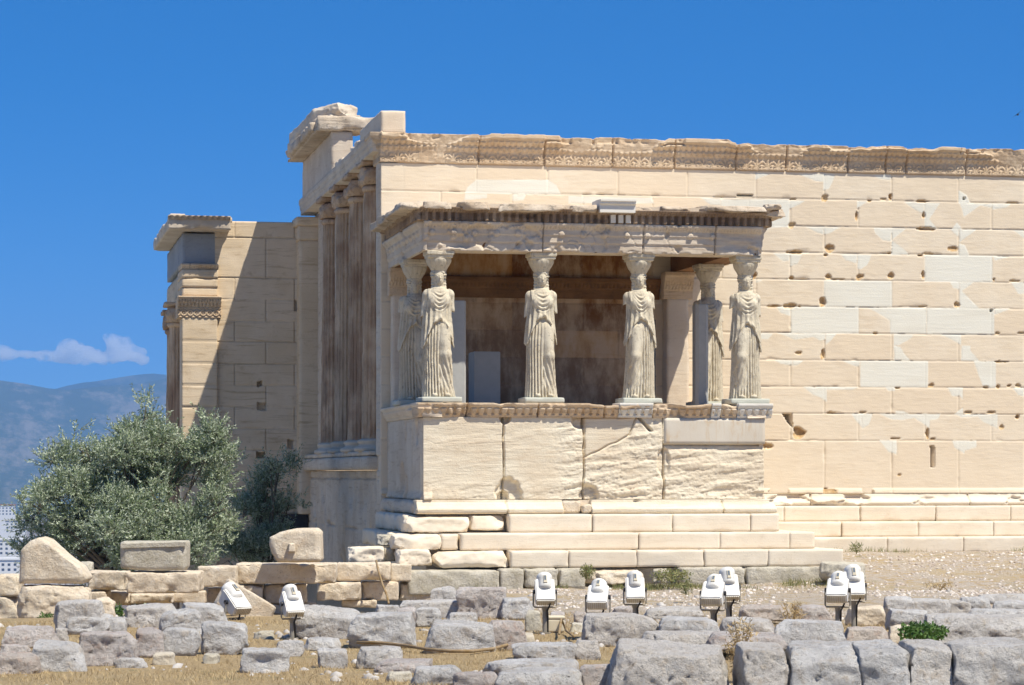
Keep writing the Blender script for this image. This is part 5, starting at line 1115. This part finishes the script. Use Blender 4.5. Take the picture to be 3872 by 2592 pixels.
x, y = scatter(260000, -10, 8, -27, -9, lambda x, y: np.clip(.5 + 1.2 * nz_(x, y, .9, 61), .1, 1) * (y < -13 + 2 * nz_(x, y, .5, 3)) * ~inporch(x, y))
tag(blades('dry_grass', x, y, .018, .06, .0035, M['straw'], 1.1), 'short dry straw grass between the foreground stones', 'grass', kind='stuff')
x, y = scatter(90000, -3, 15, -18, -.9, lambda x, y: np.clip(-.05 + 1.3 * nz_(x, y, .7, 63), 0, 1) * ~inporch(x, y) * .7)
tag(blades('sparse_grass', x, y, .015, .06, .004, M['straw'], 1.1), 'thin dry grass patches on the gravel before the steps', 'grass', kind='stuff')
x, y = scatter(30000, .6, 6.6, -6.9, -5.2, lambda x, y: np.clip(-.02 + 2.2 * nz_(x, y, 1.5, 65), 0, 1) * sst(-6.9, -5.4, y) * ((y < -5.28)))
x2, y2 = scatter(3000, 7.2, 15, -1.15, -.86, lambda x, y: np.clip(-.1 + 1.5 * nz_(x, y, 1.6, 66), 0, 1))
x = np.concatenate([x, x2]); y = np.concatenate([y, y2])
tag(blades('weed_strip', x, y, .03, .12, .005, M['weed'], .8), 'strip of green weeds along the foot of the foundation', 'weeds', kind='stuff')
# gravel
def pebbles(name, n, dens, x0, x1, y0, y1, smin_, smax_, mt, label):
    x, y = scatter(n, x0, x1, y0, y1, dens); k = len(x); ic = np.array([(1, 0, 0), (-1, 0, 0), (0, 1, 0), (0, -1, 0), (0, 0, 1), (.6, .6, .6), (-.6, .6, .6), (-.6, -.6, .6), (.6, -.6, .6)], float)
    fc = [(0, 5, 8), (5, 0, 2), (2, 6, 5), (6, 2, 1), (1, 7, 6), (7, 1, 3), (3, 8, 7), (8, 3, 0), (4, 5, 6), (4, 6, 7), (4, 7, 8), (4, 8, 5)]
    s = (smin_ + (smax_ - smin_) * rs.uniform(0, 1, (k, 1, 1)) ** 3) * rs.uniform(.6, 1.3, (k, 1, 3)); V = ic[None] * s * rs.uniform(.75, 1.2, (k, 9, 1)); a = rs.uniform(0, 6.28, k); ca, sa = np.cos(a)[:, None], np.sin(a)[:, None]
    V = np.stack([V[..., 0] * ca - V[..., 1] * sa, V[..., 0] * sa + V[..., 1] * ca, V[..., 2] * .7], -1); V[..., 0] += x[:, None]; V[..., 1] += y[:, None]; V[..., 2] += gh(x, y)[:, None]
    F = (np.array(fc)[None] + (np.arange(k) * 9)[:, None, None]).reshape(-1, 3); tag(obj(name, V.reshape(-1, 3), F, mt, smooth=False), label, 'gravel', kind='stuff')
def pebmat(name, a, b_):
    m, t, b = mat(name); ge = N(t, 'ShaderNodeNewGeometry'); t.links.new(mixc(t, ge.outputs['Random Per Island'], a, b_), b.inputs['Base Color']); return m
pebbles('gravel', 42000, lambda x, y: np.clip(.4 + 1.2 * nz_(x, y, .8, 71), 0, 1) * ~inporch(x, y) * sst(-18, -13.5, y), -1, 15, -18, -.9, .009, .04, pebmat('gravel', (.72, .66, .59), (.40, .32, .26)), 'loose pinkish white gravel before the steps')
pebbles('scree', 9000, lambda x, y: np.clip(.15 + 1.4 * nz_(x, y, .8, 73), 0, 1) * ~inporch(x, y), -10, 13, -27, -7, .012, .065, pebmat('scree', (.56, .53, .49), (.38, .34, .30)), 'small broken stones scattered in the dry grass')
# single weeds
def plant(px, d, n, rad, hgt, mt, label, lw=.010, ll=.05, name='weed_plant'):
    c = at_d(*px, d); z = float(gh(np.array([c[0]]), np.array([c[1]]))[0]); z = max(z, c[2] - .03); r_ = empty(name, (c[0], c[1], z), label, 'plant')
    b = MB()
    for q in range(7): a = rs.uniform(0, 6.28); b.tube([(c[0], c[1], z - .02), (c[0] + .4 * rad * math.cos(a), c[1] + .4 * rad * math.sin(a), z + hgt * .6), (c[0] + rad * .8 * math.cos(a), c[1] + rad * .8 * math.sin(a), z + hgt * rs.uniform(.7, 1))], [.005, .004, .002], 5)
    b.build('stem', mt, r_)
    p = rs.normal(size=(n, 3)); p /= np.linalg.norm(p, axis=1, keepdims=True); p *= rs.uniform(.2, 1, (n, 1)) ** .5; p = p * np.array([rad, rad, hgt * .5]) + np.array([c[0], c[1], z + hgt * .5])
    leaves('leaves', p, rs.normal(size=(n, 3)), ll, lw, mt, r_)
def leaves(name, p, ax, ll, lw, mt, par):
    n = len(p); ax = ax / np.linalg.norm(ax, axis=1, keepdims=True); s = np.cross(ax, rs.normal(size=(n, 3))); s /= np.linalg.norm(s, axis=1, keepdims=True)
    L = (ll * rs.uniform(.7, 1.25, n))[:, None]; W = (lw * rs.uniform(.75, 1.2, n))[:, None]
    V = np.stack([p, p + ax * L * .5 + s * W, p + ax * L, p + ax * L * .5 - s * W], 1).reshape(-1, 3); return obj(name, V, np.arange(4 * n).reshape(-1, 4), mt, par, smooth=False)
plant(zz('C', 1690, 885), 26.0, 700, .26, .20, M['weedb'], 'bright green weed clump beside the huge right block', .016, .05)
plant(zz('A', 315, 825), 35.2, 260, .12, .16, M['weedb'], 'small green weed at the foot of upright tan block')
plant(zz('A', 800, 780), 35.0, 240, .1, .2, M['weedb'], 'small green weed in the recess of low wall')
plant(zz('C', 515, 1090), 22.6, 500, .15, .5, M['straw'], 'dried brown weeds between first and second front blocks', .006, .06)
plant(zz('C', 845, 800), 30.6, 300, .14, .3, M['straw'], 'dry brown tuft between two pinkish slabs', .005, .08)
plant(zz('C', 1800, 545), 33.5, 160, .2, .1, M['straw'], 'low reddish dry tuft on the gravel at right', .005, .06)
plant(zz('B', 2240, 495), 40.9, 500, .34, .22, M['weed'], 'green bushy weed filling the gap of foundation', .012, .05)
plant(zz('B', 1705, 470), 41.0, 260, .12, .22, M['weed'], 'green weed left of the rough conglomerate stone', .010, .05)
plant(zz('C', 160, 575), 36.5, 160, .1, .18, M['weed'], 'grey green tuft behind the middle pair of floodlights', .006, .08)
plant(zz('C', 1262, 315), 43.3, 140, .12, .18, M['weed'], 'green tuft in the joint of the lowest south step', .006, .07)
# ================================================================== olive trees
M['olive'] = leafmat('olive_leaf', (.15, .21, .10), (.33, .395, .225), (.52, .57, .43), .2)
M['bark'] = stone('olive_bark', (.22, .18, .13), (.14, .11, .08), (.07, .05, .035), bumps=1.2)[0]
def olive(label, d, lobes, twigs, base, nleaf=20, dd=.9, limb_n=26):
    bx = at_d(*base[:2], d); r_ = empty('olive_tree', (bx[0], bx[1], base[2]), label, 'tree')
    Lb = []
    for cx, cy, r in lobes:
        c = at_d(*zz('D', cx, cy), d + rs.uniform(-dd, dd) * .7); Lb.append((c, r * 1.6533 * d / FPX))
    sub = []
    for c, r in Lb:
        for q in range(max(3, int(r * 11))):
            n = rs.normal(size=3); n /= np.linalg.norm(n); sub.append((c + n * r * rs.uniform(.35, .95), r * rs.uniform(.26, .42)))
    Lb0 = Lb; Lb = sub; P = []; AX = []; tw = MB(); wts = np.array([q[1] ** 2.2 for q in Lb]); wts /= wts.sum()
    for k in rs.choice(len(Lb), twigs, p=wts):
        c, r = Lb[k]; n = rs.normal(size=3); n /= np.linalg.norm(n); n[2] = n[2] * .9 + .15; rr = rs.uniform(.12, 1) ** .45 * r * .88; st = c + n * rr * np.array([1, .95, 1])
        dr = n * .75 + np.array([0, 0, .5]) + rs.normal(size=3) * .38; dr /= np.linalg.norm(dr); ln = rs.uniform(.14, .34) * (1.3 if rs.rand() < .08 else 1)
        tt = np.linspace(.05, 1, nleaf); bend = rs.normal(size=3) * .12
        q = st + tt[:, None] * dr * ln + (tt ** 2)[:, None] * bend * ln; a = dr + rs.normal(size=(nleaf, 3)) * .62; P.append(q); AX.append(a)
        if rs.rand() < .12: tw.tube([st - dr * ln * .5, st, st + dr * ln], [.005, .004, .002], 4, False)
    P = np.vstack(P); AX = np.vstack(AX); leaves('crown', P, AX, .064, .0095, M['olive'], r_)
    b = MB(); root = np.array([bx[0], bx[1], base[2] - .1])
    for q in range(3): o_ = rs.normal(size=2) * .12; b.tube([root + np.array([o_[0], o_[1], 0]), root + np.array([o_[0] * 1.2, o_[1], .5]), root + np.array([o_[0] * 2, o_[1] * 2, 1.1])], [.16, .11, .08], 10)
    b.build('trunk', M['bark'], r_, True); b = tw
    for c, r in Lb0:
        if r < 32 * 1.6533 * d / FPX: continue
        a0 = root + np.array([0, 0, .9]); mid = (a0 + c) / 2 + rs.normal(size=3) * .15; b.tube([a0, mid, c], [.05, .03, .012], 7, False)
        for q in range(3): e = c + rs.normal(size=3) * r * .5; b.tube([mid * .4 + c * .6, (c + e) / 2, e], [.016, .011, .004], 5, False)
    b.build('branches', M['bark'], r_, True)
big = [(332, 950, 34), (318, 990, 58), (350, 1010, 55), (285, 1040, 62), (180, 1000, 16), (185, 1040, 40), (150, 1085, 62), (120, 1120, 52), (215, 1080, 70), (300, 1110, 92), (390, 1080, 85), (455, 1010, 52), (470, 1060, 60), (480, 1110, 62),
       (80, 1150, 46), (90, 1215, 56), (60, 1180, 34), (170, 1180, 95), (270, 1210, 95), (380, 1190, 95), (470, 1190, 66), (505, 1150, 40), (95, 1270, 60), (200, 1280, 80), (330, 1275, 85), (440, 1260, 75), (500, 1220, 42), (510, 1075, 28), (470, 965, 20), (335, 922, 16), (40, 1150, 22)]
olive('large silvery olive tree in full sun left of the temple', 46.0, big, 9600, (int(290 * 1.6533), 2140, -1.0))
small = [(660, 1068, 22), (686, 1074, 14), (632, 1082, 38), (612, 1120, 44), (598, 1170, 50), (610, 1200, 50), (660, 1150, 20), (655, 1155, 32), (560, 1230, 62), (610, 1250, 50), (545, 1270, 50), (590, 1290, 50), (535, 1045, 14), (690, 1160, 14)]
olive('smaller dark olive in shade between big olive and temple', 51.0, small, 1900, (int(590 * 1.6533), 2120, -2.6), dd=.4)
# ================================================================== distance: plain, city, hills
HB = -80.
mdir = lambda u: np.array([math.sin(YAW), math.cos(YAW), 0]) + np.array([math.cos(YAW), -math.sin(YAW), 0]) * (u - CU) / FPX
mb = MB(); mb.add([(-30000, -3000, HB), (30000, -3000, HB), (30000, 30000, HB), (-30000, 30000, HB)], [(0, 1, 2, 3)])
m, t, b = mat('plain'); co = coord(t); n1 = noise(t, co, .004, 6, .7); n2 = noise(t, co, .03, 4, .7)
c = mixc(t, ramp(t, n2, .42, .6), (.30, .27, .22), (.10, .11, .07)); t.links.new(c, b.inputs['Base Color']); tag(mb.build('plain', m), kind='structure')
def hill(name, d, depth, ridge, light, dark, seed, mscale):
    us = np.linspace(-9000, 12000, 900); wig = fbm(np.stack([us / 700, us * 0 + seed, us * 0], 1), seed, 4) * 160 * np.clip((np.abs(us - 850) - 1000) / 900, 0, 1); rz = wig + np.interp(us, [r[0] * 1.6533 for r in ridge], [1.8 + (CV - r[1] * 1.6533) / FPX * d for r in ridge]); T = np.linspace(0, 1, 60)
    U, TT = np.meshgrid(us, T, indexing='ij'); dist = d - depth * (1 - TT); pts = np.array([CAM + mdir(u_) * 1 for u_ in us]); dirs = np.array([mdir(u_) for u_ in us])
    X = CAM[0] + dirs[:, 0][:, None] * dist; Y = CAM[1] + dirs[:, 1][:, None] * dist
    P = np.stack([X.ravel(), Y.ravel(), 0 * X.ravel()], 1)
    prof = TT ** 1.25; Z = HB + (rz[:, None] - HB) * prof + ((fbm(P / 1400, seed, 5) * 90 + fbm(P / 260, seed + 3, 3) * 24) .reshape(X.shape)) * np.sin(np.pi * np.clip(TT, 0, 1)) ** .8 + (fbm(P / 160, seed + 5, 3) * 6).reshape(X.shape) * (TT > .9)
    V = np.stack([X.ravel(), Y.ravel(), Z.ravel()], 1); n = len(T)
    # back slope
    Vb = np.stack([X[:, -1] + dirs[:, 0] * 1500, Y[:, -1] + dirs[:, 1] * 1500, np.full(len(us), HB - 5)], 1)
    i = (np.arange(len(us) - 1)[:, None] * n + np.arange(n - 1)[None]).ravel(); F = np.stack([i, i + n, i + n + 1, i + 1], 1)
    k = np.arange(len(us) - 1); F2 = np.stack([k * n + n - 1, (k + 1) * n + n - 1, len(V) + k + 1, len(V) + k], 1)
    m, t, b = mat(name); co = coord(t); a = noise(t, co, mscale * 1.6, 8, .75, 1, .16, 1); a2 = noise(t, co, mscale * .3, 4, .6, 1, .2, 1); f = ramp(t, mul(t, mul(t, a, .6), mul(t, a2, .4), 'ADD'), .46, .58)
    t.links.new(mixc(t, f, dark, light), b.inputs['Base Color']); b.inputs['Roughness'].default_value = 1; b.inputs['Specular IOR Level'].default_value = 0
    tag(obj(name, np.vstack([V, Vb]), np.vstack([F, F2]), m), kind='structure')
hill('far_hill', 9500, 2600, [(-500, 900), (0, 910), (100, 900), (140, 888), (190, 875), (250, 866), (300, 859), (350, 855), (400, 860), (600, 862), (900, 880), (1600, 950)], (.10, .11, .09), (.05, .065, .05), 3, .006)
hill('near_hill', 7800, 3600, [(-500, 850), (-100, 862), (0, 870), (60, 878), (110, 889), (150, 892), (220, 886), (300, 882), (350, 872), (400, 862), (600, 840), (900, 870), (1600, 960)], (.165, .155, .13), (.06, .078, .058), 9, .008)
# city: far-off mass of houses, with the largest pale roof and its neighbours as things of their own
rs2 = np.random.RandomState(8); Bv = []; Bf = []; nb = 0
m, t, b = mat('city_walls'); ge = N(t, 'ShaderNodeNewGeometry'); co = coord(t); rp = N(t, 'ShaderNodeValToRGB'); el = rp.color_ramp.elements; el[0].color = (.42, .38, .33, 1); el[1].color = (.22, .18, .15, 1)
for p_, c_ in ((.3, (.36, .31, .26, 1)), (.55, (.52, .48, .43, 1)), (.8, (.30, .22, .17, 1))): el.new(p_).color = c_
t.links.new(ge.outputs['Random Per Island'], rp.inputs[0]); brk = N(t, 'ShaderNodeTexBrick'); brk.inputs['Scale'].default_value = .3; brk.inputs['Mortar Size'].default_value = .16; brk.inputs['Color1'].default_value = (.12, .13, .15, 1); brk.inputs['Color2'].default_value = (.16, .16, .17, 1); brk.inputs['Mortar'].default_value = (1, 1, 1, 1)
mp = N(t, 'ShaderNodeMapping'); mp.inputs['Rotation'].default_value = (R(90), 0, 0); t.links.new(co, mp.inputs[0]); t.links.new(mp.outputs[0], brk.inputs[0])
t.links.new(mixc(t, .5, rp.outputs[0], brk.outputs[0], 'MULTIPLY'), b.inputs['Base Color']); M['city'] = m
mbc = MB()
for k in range(9000):
    d = 1500 + 4300 * rs2.rand() ** 1.3; u_ = rs2.uniform(-350, 1300); p = CAM + mdir(u_) * d; w1, w2, hh = rs2.uniform(1.6, 4.5), rs2.uniform(1.6, 4.5), rs2.uniform(3, 9) * (1 if rs2.rand() < .9 else 1.5)
    mbc.box((p[0] - w1, p[1] - w2, HB), (p[0] + w1, p[1] + w2, HB + hh))
    if rs2.rand() < .5: mbc.box((p[0] - w1 * .3, p[1] - w2 * .3, HB + hh), (p[0] + w1 * .4, p[1] + w2 * .3, HB + hh + 3))
tag(mbc.build('city', M['city']), 'pale mass of city houses on the plain below the hills', 'city', kind='stuff')
M['white_wall'] = paint('white_far_wall', (.75, .74, .72), .8); M['roof_red'] = paint('far_red_roof', (.34, .12, .07), .9); M['far_glass'] = paint('far_window', (.08, .09, .11), .3, .02)
for u_, v_, d, wd, hh, lab, rf in [(25, 2075, 2000, 14, 13, 'long white flat roofed hall at the left edge of the city', 'white_wall'), (40, 2140, 1750, 11, 8, 'low white building just above the low wall at left', 'white_wall'), (60, 1988, 2500, 10, 9, 'pale block of flats with dark balconies beside the olive tree', 'city'), (12, 1925, 3000, 14, 8, 'wide building with brown roof among far houses at left edge', 'roof_red')]:
    p = at_d(u_, v_, d); r_ = empty('city_building', (p[0], p[1], HB), lab, 'building'); mb = MB(); mb.box((p[0] - wd, p[1] - 6, HB), (p[0] + wd, p[1] + 10, p[2] + hh * .5)); wl = mb.build('wall', M['white_wall'], r_)
    mb = MB(); mb.box((p[0] - wd - .6, p[1] - 6.6, p[2] + hh * .5), (p[0] + wd + .6, p[1] + 10.6, p[2] + hh * .5 + 1.2)); mb.build('roof', M[rf], r_)
    for q in range(int(wd * 2 / 4)):
        for fl in range(3): mb = MB(); x_ = p[0] - wd + 2 + q * 4; z_ = p[2] + hh * .5 - 3 - fl * 3.4; mb.box((x_ - .9, p[1] - 6.08, z_ - .8), (x_ + .9, p[1] - 6.0, z_ + .8)); mb.build('window', M['far_glass'], r_)
# cloud
def cloud_sdf(x, y, z):
    d = np.full_like(x, 1e9)
    for cx, cy, rx, rz in [(268, 794, 42, 24), (315, 802, 34, 19), (245, 812, 60, 12), (150, 798, 42, 22), (110, 810, 46, 16), (190, 812, 45, 12), (60, 812, 40, 9), (20, 806, 30, 9), (-20, 808, 40, 10), (275, 815, 70, 9)]:
        k = 1.6533 * 16000 / FPX; d = smin(d, ell(x, y, z, ((cx - 160) * k, 0, -(cy - 800) * k), (rx * k, rx * k * .7, rz * k)), 22)
    P = np.stack([x, y, z], 1); return d + 62 * fbm(P / 110, 5, 5) - 4
V, F = nets(cloud_sdf, (-620, -260, -110), (620, 260, 110), 17.)
cc = at_d(160 * 1.6533, 800 * 1.6533, 16000); cs, sn = math.cos(-YAW), math.sin(-YAW)
V = np.stack([V[:, 0] * cs - V[:, 1] * sn, V[:, 0] * sn + V[:, 1] * cs, V[:, 2]], 1) + cc
m, t, b = mat('cloud'); t.nodes.remove(b); pv = N(t, 'ShaderNodeVolumePrincipled'); pv.inputs['Color'].default_value = (.98, .98, .98, 1); pv.inputs['Anisotropy'].default_value = .3
co = coord(t, 'Object'); n_ = noise(t, co, .012, 5, .6); t.links.new(ramp(t, n_, .38, .62, .0, .032), pv.inputs['Density']); t.links.new(pv.outputs[0], t.nodes['Material Output'].inputs['Volume'])
tag(obj('cloud', V, F, m, loc=cc), 'small white cloud low above the hills at left', 'cloud', kind='structure')
# haze between here and the hills
m, t, b = mat('haze'); t.nodes.remove(b); pv = N(t, 'ShaderNodeVolumePrincipled'); pv.inputs['Color'].default_value = (.20, .46, .92, 1); pv.inputs['Density'].default_value = 1.0e-4; pv.inputs['Anisotropy'].default_value = .0
t.links.new(pv.outputs[0], t.nodes['Material Output'].inputs['Volume'])
mb = MB(); mb.box((-12000, -3500, HB - 20), (12000, 12500, 620)); tag(mb.build('haze', m), 'thin blue summer haze over the plain', 'haze', kind='stuff')
